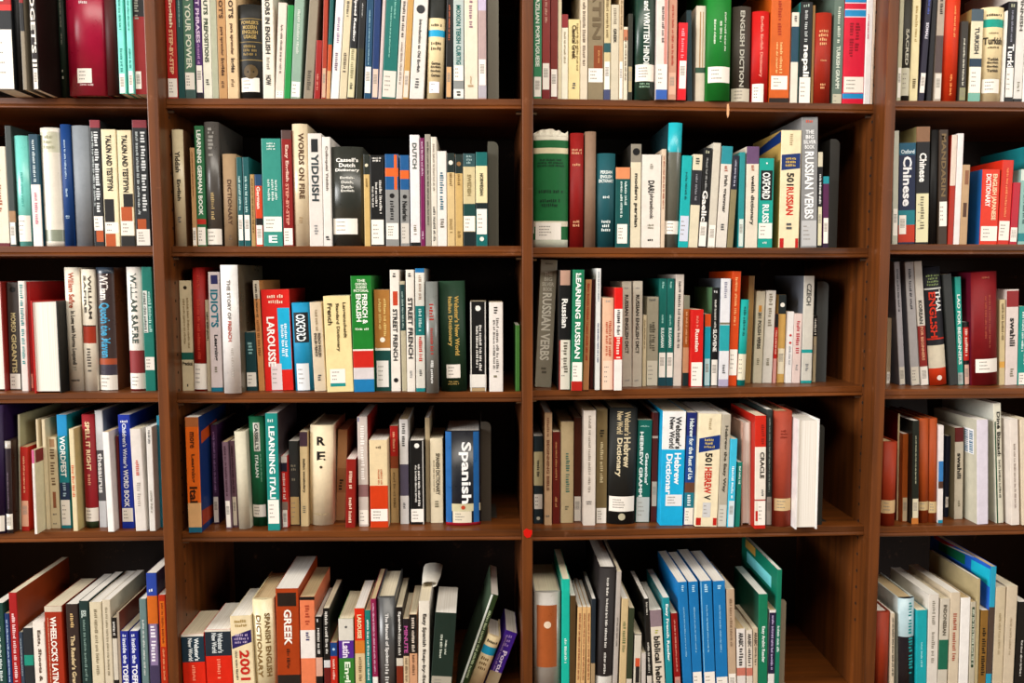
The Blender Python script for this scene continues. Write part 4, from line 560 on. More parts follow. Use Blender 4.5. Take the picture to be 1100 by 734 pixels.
('tan paperback with brown title, fourth row, third bay','p', 499, 500, 9885, 139, 2101, 0.0, 1530, 'be9e7e', {'T':[('BEGINNING BIBLE','7a5038', 649, 1594, 0.35),('~','7a5038', 1651, 2007, 0.35)], 'H':[('~','5a5a5a', 153, 191, 0.6)]}),
('maroon paperback, just right of tan paperback, fourth row, third bay','p', 656, 579, 9885, 140, 1728, 0.0, 1192, '681c14', {'T':[('~','c08a60', 817, 1539, 0.25),('~','c08a60', 281, 511, 0.3)]}),
('beige paperback, fourth row, third bay','p', 862, 633, 9885, 240, 1905, 0.0, 1435, 'c6b28e', {'T':[('~','5a7a6c', 570, 1317, 0.3, 0.05),('~','7a7460', 205, 320, 0.3)]}),
('maroon paperback with call-number label, just right of beige paperback, fourth row, third bay','p', 1068, 699, 9885, 143, 1968, 0.0, 1398, '562614', {'L':(10, 480)}),
('white paperback, just right of maroon paperback, fourth row, third bay','p', 1256, 456, 9885, 225, 2140, 0.0, 1637, 'd6cabe', {'T':[('~','8a8074', 614, 2047, 0.22)], 'H':[('~|~','5a5a5a', 386, 462, 0.5)]}),
('olive paperback with call-number label, fourth row, third bay','p', 1494, 556, 9885, 202, 2148, 0.0, 1562, '776849', {'L':(10, 296), 'T':[('~','cfc09a', 775, 1536, 0.3),('~','2a2418', 1612, 1763, 0.4)]}),
('thick black hardback with call-number label, fourth row, third bay','h', 1859, 479, 9885, 506, 2169, 0.015, 1497, '242522', {'L':(241, 524, 0.04, 0.96), 'T':[("Webster's", 'b8a888', 1662, 2109, 0.22, 0.14),('New World','b8a888', 1692, 2109, 0.2, -0.14),('Hebrew','cfc0a0', 1065, 1632, 0.24, 0.14),('Dictionary','cfc0a0', 898, 1617, 0.24, -0.16)], 'D':[(142, 0.13, 'b0a890')]}),
('teal paperback with call-number label, fourth row, third bay','p', 2270, 597, 9885, 265, 1931, 0.0163, 1452, '0e685e', {'L':(10, 479, 0, 1, 'b2b6b2'), 'T':[('HEBREW GRAMM','e4f0ea', 487, 1711, 0.24, -0.2),("Gesenius'", 'e4f0ea', 717, 1311, 0.22, 0.2)], 'H':[('~','a0ccc0', 1802, 1832, 0.7)]}),
('maroon paperback with call-number label, just right of teal paperback, fourth row, third bay','p', 2489, 613, 9885, 114, 2066, 0.0043, 1466, '581f17', {'S':[(1584, 1629, 'b8a090')], 'L':(302, 768, 0, 1, 'b4a494')}),
('thick sky blue paperback with white band and call-number label, fourth row, third bay','p', 2763, 381, 9885, 426, 2123, 0.0152, 1625, '17a4d6', {'S':[(1419, 2123, 'ecebe8')], 'L':(366, 579, 0.2, 0.96, 'dcdcdc'), 'T':[("Webster's", '3a3a3c', 1430, 2030, 0.24, 0.2),('New World','3a3a3c', 1441, 2019, 0.22, -0.08),('Hebrew','f0f6f8', 769, 1355, 0.27, 0.2),('Dictionar','f0f6f8', 579, 1336, 0.26, -0.16)]}),
('blue paperback with navy band and call-number label, fourth row, third bay','p', 3083, 390, 9885, 181, 2100, 0.0198, 1529, '1a4a88', {'S':[(1669, 2100, '1a2a6e'),(611, 800, '6a4a3a'),(325, 611, '1a788a')], 'L':(10, 325), 'T':[('Hebrew for the Rest of Us','d8e8ec', 857, 1988, 0.42),('~','d8e8ec', 363, 572, 0.4)]}),
('thick cream paperback with call-number label, fourth row, third bay','p', 3382, 282, 9885, 408, 2091, 0.0241, 1443, 'ecdcb8', {'S':[(23, 163, 'b82818', 0.0, 0.24),(23, 163, 'b82818', 0.82, 1)], 'L':(175, 448, 0.3, 0.68, 'c4c4c4'), 'T':[('501','17140f', 1138, 1371, 0.3),('HEBREW','c0301c', 618, 1104, 0.3),('V','17140f', 501, 592, 0.28),('~','a09070', 1801, 2005, 0.12)], 'H':[('~|~|~','c8b070', 1446, 1633, 0.5)], 'Q':[('14387a', [(0, 1633),(1, 1707),(1, 1446),(0, 1371)])]}),
('light grey paperback with call-number label, fourth row, third bay','p', 3677, 268, 9885, 163, 2079, 0.0215, 1555, 'aea696', {'L':(10, 410, 0, 1, 'c4c0b4'), 'T':[('Hebrew the Easy Way','4a463c', 644, 1875, 0.4)]}),
('sky blue paperback with call-number label, just right of light grey paperback, fourth row, third bay','p', 3825, 238, 9885, 124, 1637, 0.0211, 1170, '44b4d6', {'L':(10, 492, 0, 1, 'c8d8dc'), 'T':[('~','e4f4fa', 530, 1132, 0.4)]}),
('slim teal paperback, fourth row, third bay','p', 3955, 257, 9885, 92, 1202, 0.0239, 989, '0e786a', {'T':[('~','c8e4dc', 788, 1127, 0.4)]}),
('peach book shelved with its page edges outward, fourth row, third bay','f', 4143, 345, 9885, 168, 1932, -0.0208, 1500, 'c2a090', {}),
('white paperback with red band and call-number label, fourth row, third bay','p', 4331, 122, 9885, 200, 2081, -0.0169, 1436, 'e6dccc', {'S':[(1508, 2081, 'c42e18'),(519, 542, 'a02018'),(143, 332, 'b82818', 0.0, 0.3),(0, 68, 'b82818')], 'L':(68, 501, 0.25, 1), 'T':[('CRACLE','3c362e', 931, 1415, 0.36, 0.15),('~','8a2418', 1564, 1915, 0.3, 0.2),('~','5a5a5a', 594, 725, 0.2, 0.2)], 'side':'b02412'}),
('charcoal paperback with call-number label, just right of white paperback, fourth row, third bay','p', 4566, 327, 9885, 114, 2156, -0.0159, 1607, '384240', {'L':(10, 534, 0, 1, 'a49c94'), 'T':[('~','9aa8a0', 610, 2006, 0.25)]}),
('rust hardback with call-number label, fourth row, third bay','h', 4790, 221, 9885, 326, 2134, -0.0121, 1513, '9e4832', {'L':(296, 523, 0.04, 0.98, 'd2b68c'), 'H':[('~|~|~','8a3a28', 1632, 1800, 0.4)]}),
('thick white book shelved with its page edges outward, fourth row, third bay','f', 5156, 64, 9885, 396, 2019, -0.0037, 1700, 'ebe7e3', {}),
('rust hardback with call-number label, first book from left, fourth row, rightmost bay','h', 6728, 156, 9891, 257, 1565, 0.0, 1080, '983814', {'L':(239, 482, 0, 1, 'c8a880')}),
('slim beige paperback, fourth row, rightmost bay','p', 7070, 500, 9891, 35, 2026, -0.022, 1518, 'd0bc94', {'side':'6c0a0c'}),
('slim rust paperback with call-number label, fourth row, rightmost bay','p', 7148, 385, 9891, 105, 1667, -0.0247, 1190, '9c541c', {'L':(19, 463, 0.0, 1, 'c8b494')}),
('dark olive paperback with call-number label, fourth row, rightmost bay','p', 7279, 255, 9891, 127, 1936, -0.0313, 1496, '1d2318', {'S':[(0, 115, 'be783a')], 'L':(115, 478, 0, 1, 'cfc4a8'), 'T':[('~','a8a890', 745, 1654, 0.2)], 'side':'14120e'}),
('rust hardback with call-number label, just right of dark olive paperback, fourth row, rightmost bay','h', 7474, 308, 9891, 181, 1962, -0.0316, 1434, '9e4c18', {'L':(239, 404, 0, 1, 'c0a880')}),
('rust hardback with call-number label, just right of rust hardback, fourth row, rightmost bay','h', 7658, 324, 9891, 151, 1958, -0.0333, 1351, '9e4c18', {'L':(185, 397, 0, 1, 'c0a880')}),
('slim white paperback with blue band, fourth row, rightmost bay','p', 7782, 295, 9891, 87, 1830, -0.0319, 1383, 'e0d8d4', {'S':[(786, 1167, '3a78ae'),(652, 786, '563a2c'),(0, 58, '1a88a0')]}),
('slim dark purple paperback with call-number label, fourth row, rightmost bay','p', 8103, 660, 9891, 77, 1564, -0.0112, 1119, '1d2338', {'L':(189, 394)}),
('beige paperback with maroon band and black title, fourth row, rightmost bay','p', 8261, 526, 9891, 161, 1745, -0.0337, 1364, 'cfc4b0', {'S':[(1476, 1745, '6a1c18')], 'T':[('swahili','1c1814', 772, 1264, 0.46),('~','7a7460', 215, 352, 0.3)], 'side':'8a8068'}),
('lilac paperback, fourth row, rightmost bay','p', 8517, 190, 9891, 205, 1950, -0.0486, 1426, 'd6cedc', {'side':'c4c0ac','bar':1}),
('slim olive paperback, fourth row, rightmost bay','p', 8983, 1300, 9891, 46, 2088, -0.0755, 1441, '86785a', {}),
('cream paperback with dark olive title, fourth row, rightmost bay','p', 8878, 247, 9891, 141, 2248, -0.073, 1671, 'd6d2be', {'S':[(0, 1909, '1f5036', 0.0, 0.22)], 'T':[('Diné Bizaad:','28281f', 1257, 2090, 0.42, 0.1),('~','4a4a40', 462, 1188, 0.28, 0.1)], 'side':'c8c8bc'}),
('white paperback, just right of slim olive paperback, fourth row, rightmost bay','p', 9088, 117, 9891, 155, 1968, -0.0672, 1398, 'e0d4c8', {'T':[('~','8a7a70', 306, 1518, 0.22)]}),
('cream paperback, just right of white paperback, fourth row, rightmost bay','p', 9293, 108, 9891, 165, 1969, -0.0706, 1518, 'd6c6ae', {}),
('dark teal paperback, first book from left, bottom row, leftmost bay','p', -9330, 231, 6655, 175, 2029, 0.0, 1480, '1a4a44', {'T':[('~','d0e0dc', 569, 1953, 0.3)]}),
('slim navy paperback, bottom row, leftmost bay','p', -9186, 231, 6655, 84, 1835, 0.0, 1266, '1a3a6a', {'T':[('~','a8c0e0', 566, 1721, 0.35)]}),
('dark red paperback, bottom row, leftmost bay','p', -9068, 232, 6655, 139, 2214, 0.0, 1847, '9e1c20', {'T':[('~','f0c8c8', 564, 1833, 0.4)], 'side':'8c4018'}),
('slim charcoal paperback, bottom row, leftmost bay','p', -8961, 232, 6655, 62, 1487, 0.0, 1066, '3a4a5a', {'T':[('~','a8b8c0', 677, 1371, 0.3)]}),
('charcoal paperback with turquoise band, bottom row, leftmost bay','p', -8842, 232, 6655, 161, 1561, 0.0, 1237, '293034', {'S':[(868, 1061, '1a8a78')]}),
('white paperback with brown title, bottom row, leftmost bay','p', -8645, 233, 6655, 205, 1672, 0.0, 1234, 'e8ddd0', {'T':[('Eats, Shoots & Leaves','5c4a3c', 87, 1519, 0.3)]}),
('rust paperback with white title, bottom row, leftmost bay','p', -8377, 233, 6655, 304, 1954, 0.0, 1348, '983010', {'S':[(1851, 1954, 'c8bca8')], 'T':[("WHEELOCK'S LATIN", 'f4ece0', 528, 1763, 0.34),('~','e0b090', 548, 1744, 0.06, -0.3)]}),
('dark brown paperback, bottom row, leftmost bay','p', -8047, 234, 6655, 209, 1986, 0.0, 1491, '382b27', {'T':[('~','c8a878', 1507, 1814, 0.3),("The Reader's Grammar", 'd0b890', 268, 1411, 0.36)]}),
('dark teal paperback with light grey title, bottom row, leftmost bay','p', -7837, 235, 6655, 162, 2040, 0.0, 1448, '1d3b39', {'T':[('ESL','b8c8c0', 1733, 1868, 0.5),('~','7a9088', 536, 1695, 0.3)]}),
('beige paperback, just right of dark teal paperback, bottom row, leftmost bay','p', -7633, 235, 6655, 209, 2017, 0.0, 1552, 'cfc3a7', {'T':[('~','7a7058', 648, 1883, 0.25)]}),
('beige paperback, just right of beige paperback, bottom row, leftmost bay','p', -7442, 236, 6655, 143, 2052, 0.0, 1496, 'cbbfa7', {'T':[('~','7a7058', 644, 1918, 0.25)]}),
('slim black paperback with beige band, bottom row, leftmost bay','p', -7317, 236, 6655, 85, 1724, 0.0, 1189, '1c1a18', {'S':[(563, 1338, 'c8c0b0')], 'T':[('~','d8d4cc', 1377, 1647, 0.5)]}),
('slim taupe paperback, bottom row, leftmost bay','p', -7245, 236, 6655, 44, 1818, 0.0, 1375, '9c8f80', {'side':'6c2c1c'}),
('purple paperback with lilac title, just right of slim taupe paperback, bottom row, leftmost bay','p', -7144, 236, 6655, 144, 1470, 0.0, 1054, '1d2d86', {'T':[('inside the','d8e0f4', 870, 1335, 0.45),('TOEFL','f0f2fa', 462, 851, 0.6)], 'H':[('~','c8d0f0', 1366, 1420, 0.5)]}),
('purple paperback with lilac title, just right of purple paperback, bottom row, leftmost bay','p', -6980, 237, 6655, 155, 1467, 0.0, 1172, '1d2d86', {'T':[('inside the','d8e0f4', 867, 1332, 0.45),('TOEFL','f0f2fa', 458, 847, 0.6)], 'H':[('~','c8d0f0', 1362, 1416, 0.5)]}),
('grey paperback, bottom row, leftmost bay','p', -6802, 237, 6655, 122, 2060, 0.0, 1501, '687e7e', {'T':[('~','c8d0cc', 629, 1675, 0.3)]}),
('dark purple paperback with orange band, bottom row, leftmost bay','p', -6630, 238, 6655, 185, 2535, 0.0, 1749, '48405e', {'S':[(2114, 2535, '2a4a9c'),(1595, 2114, 'c66a20'),(820, 1595, '8a7a9c', 0.1, 0.9)], 'T':[('~','e8e4f0', 859, 1556, 0.5)], 'H':[('~','d8e0f0', 2172, 2248, 0.6)]}),
('red paperback, bottom row, leftmost bay','p', -6460, 238, 6655, 126, 2130, 0.0, 1590, 'b5340c', {'S':[(1166, 2015, 'd6701c', 0.1, 0.9)], 'T':[('~','7a2408', 1205, 1977, 0.3),('~','e89a70', 505, 1127, 0.3)]}),
('thick red paperback with dark teal band and white title, bottom row, second bay','p', -5877, 124, 6655, 402, 1440, -0.0198, 1034, 'cd280c', {'S':[(1394, 1440, 'e0d8c8'),(920, 1394, '183a4a')], 'T':[("Webster's", 'e4ecec', 947, 1363, 0.2, 0.18),('New World','e4ecec', 947, 1363, 0.18, -0.1),('~','e88a70', 552, 862, 0.15)]}),
('thick red paperback with charcoal band and white title, bottom row, second bay','p', -5428, 113, 6655, 458, 1521, -0.0161, 1209, 'cd280c', {'S':[(1482, 1521, 'd8d0c0'),(1032, 1482, '20303c')], 'T':[("Webster's", 'c8d0d0', 1090, 1461, 0.2, 0.1),('New World','c8d0d0', 1090, 1461, 0.18, -0.14),('~','e88a70', 586, 974, 0.15)]}),
('cream paperback with red title, bottom row, second bay','p', -4990, 103, 6655, 374, 1771, -0.0266, 1302, 'e4d0a8', {'T':[('2001','b82a1c', 575, 1133, 0.44, 0.1),('~','3a3228', 583, 1125, 0.1, -0.3)], 'H':[('~|~','a89060', 1548, 1702, 0.7),('~|~|~','b0a0c0', 1248, 1441, 0.7)], 'Q':[('2a2060', [(0, 1395),(1, 1510),(1, 1279),(0, 1163)])]}),
('thick cream hardback with olive title, bottom row, second bay','h', -4606, 94, 6655, 385, 2062, -0.0188, 1423, 'd8c8a0', {'T':[('SPANISH ENGLISH','7a6238', 637, 1814, 0.22, 0.2),('DICTIONARY','7a6238', 618, 1775, 0.22, -0.22)], 'j':1}),
('thick rust paperback with dark brown band and white title, bottom row, second bay','p', -4200, 84, 6655, 404, 2269, 0.0, 1686, '9e4210', {'S':[(1944, 2193, '281c14', 0.05, 0.92),(264, 672, '28221e')], 'T':[('GREEK','f6efe4', 1226, 1887, 0.32, 0.02),('~','3a1c0c', 769, 1156, 0.14, -0.0)]}),
('salmon paperback with white band, bottom row, second bay','p', -3846, 76, 6655, 263, 2114, 0.0, 1498, 'df7e5a', {'S':[(2053, 2114, '141210'),(979, 1500, 'e8e0d8')], 'T':[('~','a04a30', 1577, 1961, 0.3),('~','3a3060', 1288, 1462, 0.25)]}),
('black paperback with peach band, bottom row, second bay','p', -3652, 72, 6655, 118, 1748, 0.0, 1366, '161514', {'S':[(640, 989, 'cea08e')], 'T':[('~','d8d4cc', 1036, 1537, 0.4)], 'H':[('~','b8b8b8', 1614, 1710, 0.6)]}),
('black paperback with maroon band, bottom row, second bay','p', -3510, 68, 6655, 116, 1901, 0.0, 1392, '161514', {'S':[(802, 938, 'c8c8c8'),(179, 802, '6a1a18')], 'T':[('~','d8d4cc', 1034, 1841, 0.45)]}),
('red paperback with blue band, bottom row, second bay','p', -3388, 65, 6655, 120, 1265, 0.0, 873, 'b62a18', {'S':[(1014, 1265, '14467e')], 'T':[('~','f0c0b0', 568, 956, 0.35)], 'D':[(1142, 0.2, 'a8c8e8')]}),
('green paperback with white band and lilac title, bottom row, second bay','p', -3162, 60, 6655, 266, 1706, 0.0, 1297, '387a33', {'S':[(1302, 1706, 'd0ccc0'),(973, 1302, '582a8a')], 'T':[('Latin','e4d8f0', 985, 1283, 0.46),('English','dcecd0', 254, 907, 0.5)], 'D':[(1552, 0.08, '5a5a5a')]}),
('beige paperback with red band and yellow title, bottom row, second bay','p', -2918, 54, 6655, 177, 1896, 0.0, 1348, 'ceb68e', {'S':[(1300, 1896, 'cd3010'),(1060, 1300, 'c67a30')], 'T':[('LAROUSSE','f0d8a8', 1339, 1781, 0.4),('~','7a6444', 525, 991, 0.3)]}),
('slim teal paperback, bottom row, second bay','p', -2767, 51, 6655, 99, 1857, -0.0014, 1441, '1a7872', {'T':[('~','d0e8e4', 523, 1684, 0.4)]}),
('slim magenta paperback with white band, bottom row, second bay','p', -2644, 48, 6655, 94, 2067, -0.0123, 1506, '8a2050', {'S':[(171, 619, 'e8e4dc')], 'T':[('~','d8a8c0', 678, 1990, 0.35)]}),
('charcoal hardback with white title, bottom row, second bay','h', -2433, 43, 6655, 320, 2084, -0.0022, 1438, '565656', {'T':[('The Manual of Spoken','e4e2de', 870, 1797, 0.24),('~','d0ceca', 247, 851, 0.24)], 'j':1}),
('black paperback with dark red band and white title, bottom row, second bay','p', -2207, 40, 6655, 121, 1909, 0.0, 1437, '1b1716', {'S':[(820, 964, 'c8c0b0'),(165, 820, '7a3018')], 'T':[('Spanish','e0dcd4', 1448, 1832, 0.5),('~','c8c4bc', 1022, 1428, 0.4)]}),
('slim beige paperback with black band and magenta title, bottom row, second bay','p', -2090, 40, 6655, 102, 1696, 0.0, 1210, 'c6ae8e', {'S':[(1000, 1696, '282028')], 'T':[('MINUTE','b05a90', 1059, 1561, 0.6),('~','6a5844', 514, 962, 0.4)]}),
('tan paperback with black band, bottom row, second bay','p', -1962, 40, 6655, 139, 1771, 0.0, 1382, 'c69676', {'S':[(1048, 1771, '1d1a18')], 'T':[('~','d8c8b8', 1076, 1711, 0.4),('~','5a3c28', 629, 1017, 0.3)]}),
('white paperback with charcoal title, bottom row, second bay','p', -1792, 40, 6655, 193, 2017, 0.0168, 1472, 'dfd7c7', {'T':[('Easy Spanish','3a3630', 1169, 1779, 0.42),('Step-by-Step','3a3630', 390, 1130, 0.36)], 'curl':1}),
('thick dark green paperback with call-number label, bottom row, second bay','p', -1500, 40, 6655, 381, 1782, 0.0713, 1230, '1d332b', {'L':(286, 599, 0, 1, 'a09a8c'), 'T':[('~','c0c8b8', 1008, 1280, 0.1, 0.1),('~','c0c8b8', 930, 1376, 0.12, -0.12)]}),
('leaning dark green paperback, bottom row, second bay','p', -1149, 450, 6655, 149, 2033, 0.3421, 1500, '29401f', {'S':[(0, 2033, 'dde4dc', 0.0, 0.3)], 'T':[('~','b8c8a0', 343, 1714, 0.3, 0.15)], 'side':'4a5a48'}),
('leaning cream hardback with sky blue band, bottom row, second bay','h', -914, 450, 6655, 253, 1176, 0.38, 851, 'e8d0a4', {'S':[(803, 962, '1a92b8')], 'H':[('~','3a3020', 1035, 1090, 0.8),('~|~|~','7a6440', 467, 747, 0.7)]}),
('leaning purple paperback with beige band, bottom row, second bay','p', -597, 600, 6655, 231, 1200, 0.3785, 988, '482090', {'S':[(0, 377, 'b4a488')], 'T':[('Portu','e4d8f4', 377, 811, 0.36, 0.1),('~','a890d0', 377, 1113, 0.16, -0.25)], 'H':[('~|~|~','a890d0', 876, 1135, 0.6)]}),
('thick grey hardback, bottom row, third bay','h', 455, 40, 6655, 477, 2133, 0.0, 1552, '98928a', {'S':[(735, 1894, '9c5a30', 0.1, 0.86)], 'D':[(1534, 0.14, 'd8c0a8')], 'j':1}),
('turquoise paperback, bottom row, third bay','p', 786, 40, 6655, 140, 2378, 0.0005, 1641, '12ae9a', {'T':[('~','d0f0ea', 806, 1275, 0.35)]}),
('slim brown paperback, bottom row, third bay','p', 912, 40, 6655, 105, 2068, 0.0027, 1547, '564226', {}),
('slim tan paperback, just right of slim brown paperback, bottom row, third bay','p', 1013, 40, 6655, 86, 1854, 0.018, 1319, 'd0a878', {'T':[('~','8a4028', 487, 1737, 0.4)]}),
('slim tan paperback, fifth book from left, bottom row, third bay','p', 1099, 40, 6655, 72, 1852, 0.0167, 1438, 'd0a878', {'T':[('~','8a4028', 486, 1736, 0.4)]}),
('slim tan paperback, sixth book from left, bottom row, third bay','p', 1201, 40, 6655, 72, 1850, 0.0023, 1357, 'd0a878', {'T':[('~','8a4028', 484, 1734, 0.4)]}),
('slim charcoal paperback with taupe band, bottom row, third bay','p', 1285, 40, 6655, 75, 2003, 0.0047, 1382, '222f39', {'S':[(166, 796, 'a08a6c')]}),
('dark brown hardback with white band, bottom row, third bay','h', 1482, 40, 6655, 311, 2561, 0.0268, 1887, '292120', {'S':[(43, 537, 'd0ccc4')], 'T':[('~','e0dcd4', 2040, 2388, 0.14),('~','e0dcd4', 1067, 2001, 0.14),('~','e0dcd4', 596, 988, 0.14)]}),
('slim light grey paperback, just right of dark brown hardback, bottom row, third bay','p', 1684, 40, 6655, 80, 2500, 0.0279, 1765, 'aea69e', {'T':[('~','6a645c', 1102, 1648, 0.35)]}),
('beige paperback, just right of slim light grey paperback, bottom row, third bay','p', 1823, 40, 6655, 126, 1995, 0.0211, 1536, 'c6ae86', {'T':[('~','5a6a44', 981, 1567, 0.45)]}),
('slim dark olive paperback with beige band, bottom row, third bay','p', 1942, 45, 6655, 100, 1816, 0.0257, 1333, '39432f', {'S':[(149, 485, 'c8c0b0')]}),
('beige paperback, just right of slim dark olive paperback, bottom row, third bay','p', 2091, 51, 6655, 127, 1323, 0.0154, 913, 'c8c0b0', {'S':[(1308, 1323, '141414'),(715, 873, 'c65a3a', 0.1, 0.9),(404, 715, '262626', 0.2, 0.9)]}),
('slim light grey paperback, just right of beige paperback, bottom row, third bay','p', 2224, 56, 6655, 78, 966, -0.0043, 786, 'bfb7af', {}),
('slim black paperback with light grey band, bottom row, third bay','p', 2355, 61, 6655, 89, 1980, -0.0499, 1406, '1b1b19', {'S':[(132, 529, 'c8c0b4')], 'T':[('~','c8c4b8', 1668, 1920, 0.35),('~','c8c4b8', 568, 1159, 0.4)]}),
('cream paperback with grey band and black title, bottom row, third bay','p', 2539, 68, 6655, 214, 1761, -0.0661, 1375, 'd8ccb8', {'S':[(1448, 1761, '8a7a80')], 'T':[('biblical hebr','1e1c18', 343, 1271, 0.5),('~','a0a040', 1310, 1389, 0.3)]}),
('teal paperback with white title, bottom row, third bay','p', 2720, 76, 6655, 125, 1987, -0.0516, 1451, '1a8a94', {'T':[('Easy French Reader','eaf6f6', 790, 1870, 0.5)]}),
('dark red paperback with call-number label, bottom row, third bay','p', 2881, 83, 6655, 119, 1690, -0.0651, 1166, '881414', {'L':(172, 487, 0, 1, 'c08a80'), 'T':[('~','d89080', 586, 1572, 0.25)]}),
('blue paperback, just right of dark red paperback, bottom row, third bay','p', 3069, 90, 6655, 172, 2270, -0.0683, 1686, '1676ae', {'T':[('~','a8d4ec', 2075, 2210, 0.3),('~','90c4e4', 856, 1801, 0.14)], 'side':'1a80c0'}),
('blue paperback with call-number label, tenth book from right, bottom row, third bay','p', 3250, 98, 6655, 180, 2270, -0.0604, 1607, '1676ae', {'L':(156, 562), 'T':[('~','a8d4ec', 2067, 2204, 0.3),('~','90c4e4', 927, 1794, 0.14)]}),
('blue paperback with call-number label, ninth book from right, bottom row, third bay','p', 3476, 108, 6655, 217, 2274, -0.0558, 1729, '1676ae', {'S':[(481, 2274, '8ac4e4', 0.0, 0.06)], 'L':(146, 553), 'T':[('~','a8d4ec', 2059, 2214, 0.3),('~','90c4e4', 918, 1824, 0.14)]}),
('blue paperback with call-number label, eighth book from right, bottom row, third bay','p', 3707, 117, 6655, 223, 2266, -0.0496, 1644, '1676ae', {'L':(135, 447), 'T':[('~','a8d4ec', 2090, 2188, 0.3),('~','90c4e4', 908, 1816, 0.14)]}),
('beige paperback with call-number label, bottom row, third bay','p', 3899, 125, 6655, 151, 2102, -0.0424, 1451, 'b69e86', {'L':(127, 502), 'T':[('~','7a6450', 1019, 1926, 0.3)]}),
('white paperback with black title, bottom row, third bay','p', 4068, 133, 6655, 161, 1349, -0.0336, 1051, 'dfd7cf', {'S':[(455, 607, 'be7666')], 'T':[('ARABIC','1c1816', 1012, 1281, 0.5),('~','1c1816', 635, 980, 0.5)]}),
('cream paperback with dark brown title, bottom row, third bay','p', 4225, 139, 6655, 116, 1315, -0.0309, 947, 'd8ccbc', {'S':[(448, 600, 'be7666')], 'T':[('ARABIC','2c2420', 1006, 1255, 0.5),('~','2c2420', 628, 974, 0.5)]}),
('slim beige paperback with dark brown title, bottom row, third bay','p', 4330, 144, 6655, 83, 1350, -0.02, 1092, 'c8b49a', {'T':[('ARABIC','4a382c', 1021, 1279, 0.6),('~','4a382c', 643, 993, 0.5)]}),
('green paperback with white title, bottom row, third bay','p', 4466, 149, 6655, 171, 1992, -0.0176, 1454, '0e785a', {'T':[('Easy Arabic Reader','e0f0e8', 694, 1385, 0.42)], 'side':'105040'}),
('dark purple paperback with white band, bottom row, third bay','p', 4621, 156, 6655, 120, 1683, 0.0, 1161, 'e0dcd8', {'S':[(471, 1639, '282444')], 'T':[('~','b8a8d0', 551, 1584, 0.35)]}),
('slim teal paperback, bottom row, third bay','p', 4732, 160, 6655, 87, 2445, 0.0, 2027, '0e7860', {'T':[('~','d0e8e0', 866, 1382, 0.5)], 'P':[('7ad4da', -1, [(300, 2205),(300, 1985),(1700, 1985),(1700, 2205)]),('c89a50', -1, [(1200, 2435),(1200, 2265),(1800, 2265),(1800, 2435)])], 'side':'0f7862'}),
('rust hardback, bottom row, rightmost bay','h', 6651, 40, 6655, 263, 1657, -0.0022, 1303, '893210', {}),
('slim beige paperback, just right of rust hardback, bottom row, rightmost bay','p', 6859, 40, 6655, 65, 1635, -0.027, 1208, 'c8b8a0', {'T':[('~','1c1814', 444, 1556, 0.55)]}),
('black hardback with light grey band, bottom row, rightmost bay','h', 7150, 40, 6655, 303, 1906, -0.0397, 1315, '1d1d29', {'S':[(1175, 1906, 'a4bac0')], 'T':[('~','1a8a8c', 1234, 1827, 0.3, 0.2),('~','2a9a9c', 438, 1155, 0.3, 0.2)], 'side':'b8c0bc','j':1}),
('turquoise paperback, bottom row, rightmost bay','p', 7404, 40, 6655, 198, 1684, -0.0292, 1282, '179ea6', {'T':[('~','9adce0', 592, 1071, 0.2)]}),
('white paperback, just right of turquoise paperback, bottom row, rightmost bay','p', 7607, 40, 6655, 196, 1976, -0.0204, 1403, 'd8d0c4', {'T':[('~','8a8478', 1344, 1858, 0.3),('~','8a8478', 668, 1265, 0.3)]}),
('beige paperback with teal band and charcoal title, bottom row, rightmost bay','p', 7798, 40, 6655, 173, 1893, -0.0061, 1466, 'c6beae', {'S':[(544, 1114, '1d6a54')], 'T':[('INDONESIAN','5c5648', 1201, 1783, 0.36)]}),
('beige paperback, seventh book from left, bottom row, rightmost bay','p', 8002, 40, 6655, 183, 2008, -0.0161, 1466, 'cebea6', {'T':[('~','a05a44', 660, 1614, 0.36)]}),
('white paperback, just right of beige paperback, bottom row, rightmost bay','p', 8197, 40, 6655, 179, 1906, -0.0142, 1315, 'f0ece6', {}),
('slim beige paperback, just right of white paperback, bottom row, rightmost bay','p', 8360, 40, 6655, 103, 1825, -0.0238, 1379, 'b6ae9a', {'S':[(572, 1726, '24402c', 0.2, 0.75)], 'T':[('~','c8d0b8', 613, 1687, 0.4)]}),
('slim beige paperback, just right of slim beige paperback, bottom row, rightmost bay','p', 8446, 40, 6655, 58, 2257, -0.0205, 1598, 'aea07e', {}),
('brown paperback, bottom row, rightmost bay','p', 8551, 40, 6655, 137, 1663, -0.0057, 1308, '886832', {'T':[('~','241a0c', 408, 1326, 0.5)]}),
('slim charcoal paperback with sky blue band, bottom row, rightmost bay','p', 8675, 40, 6655, 103, 2488, -0.002, 2021, '2a98b6', {'S':[(445, 1720, '54463c')], 'P':[('22b8d8', -1, [(20, 2428),(20, 2088),(600, 2188),(600, 2408)]),('1c7a58', -1, [(800, 2428),(800, 2228),(1700, 2228),(1700, 2388)]),('b83018', -1, [(1100, 2478),(1500, 2398),(1900, 2398),(1900, 2478)]),('d8ccb0', -1, [(500, 2478),(1500, 2388),(1700, 2388),(800, 2478)])], 'side':'2a68c8'}),
('beige paperback, just right of slim charcoal paperback, bottom row, rightmost bay','p', 8844, 40, 6655, 187, 2093, -0.0102, 1444, 'c6b69a', {'T':[('~','9a8a6c', 803, 1599, 0.2)]}),
('beige paperback, second book from right, bottom row, rightmost bay','p', 9044, 40, 6655, 200, 2109, -0.0018, 1575, 'cabaa2', {'T':[('~','a09078', 798, 1516, 0.18)]}),
('black paperback, bottom row, rightmost bay','p', 9267, 40, 6655, 190, 1809, 0.0, 1288, '171512', {'T':[('~','c8c4bc', 393, 1074, 0.2)]}),
]
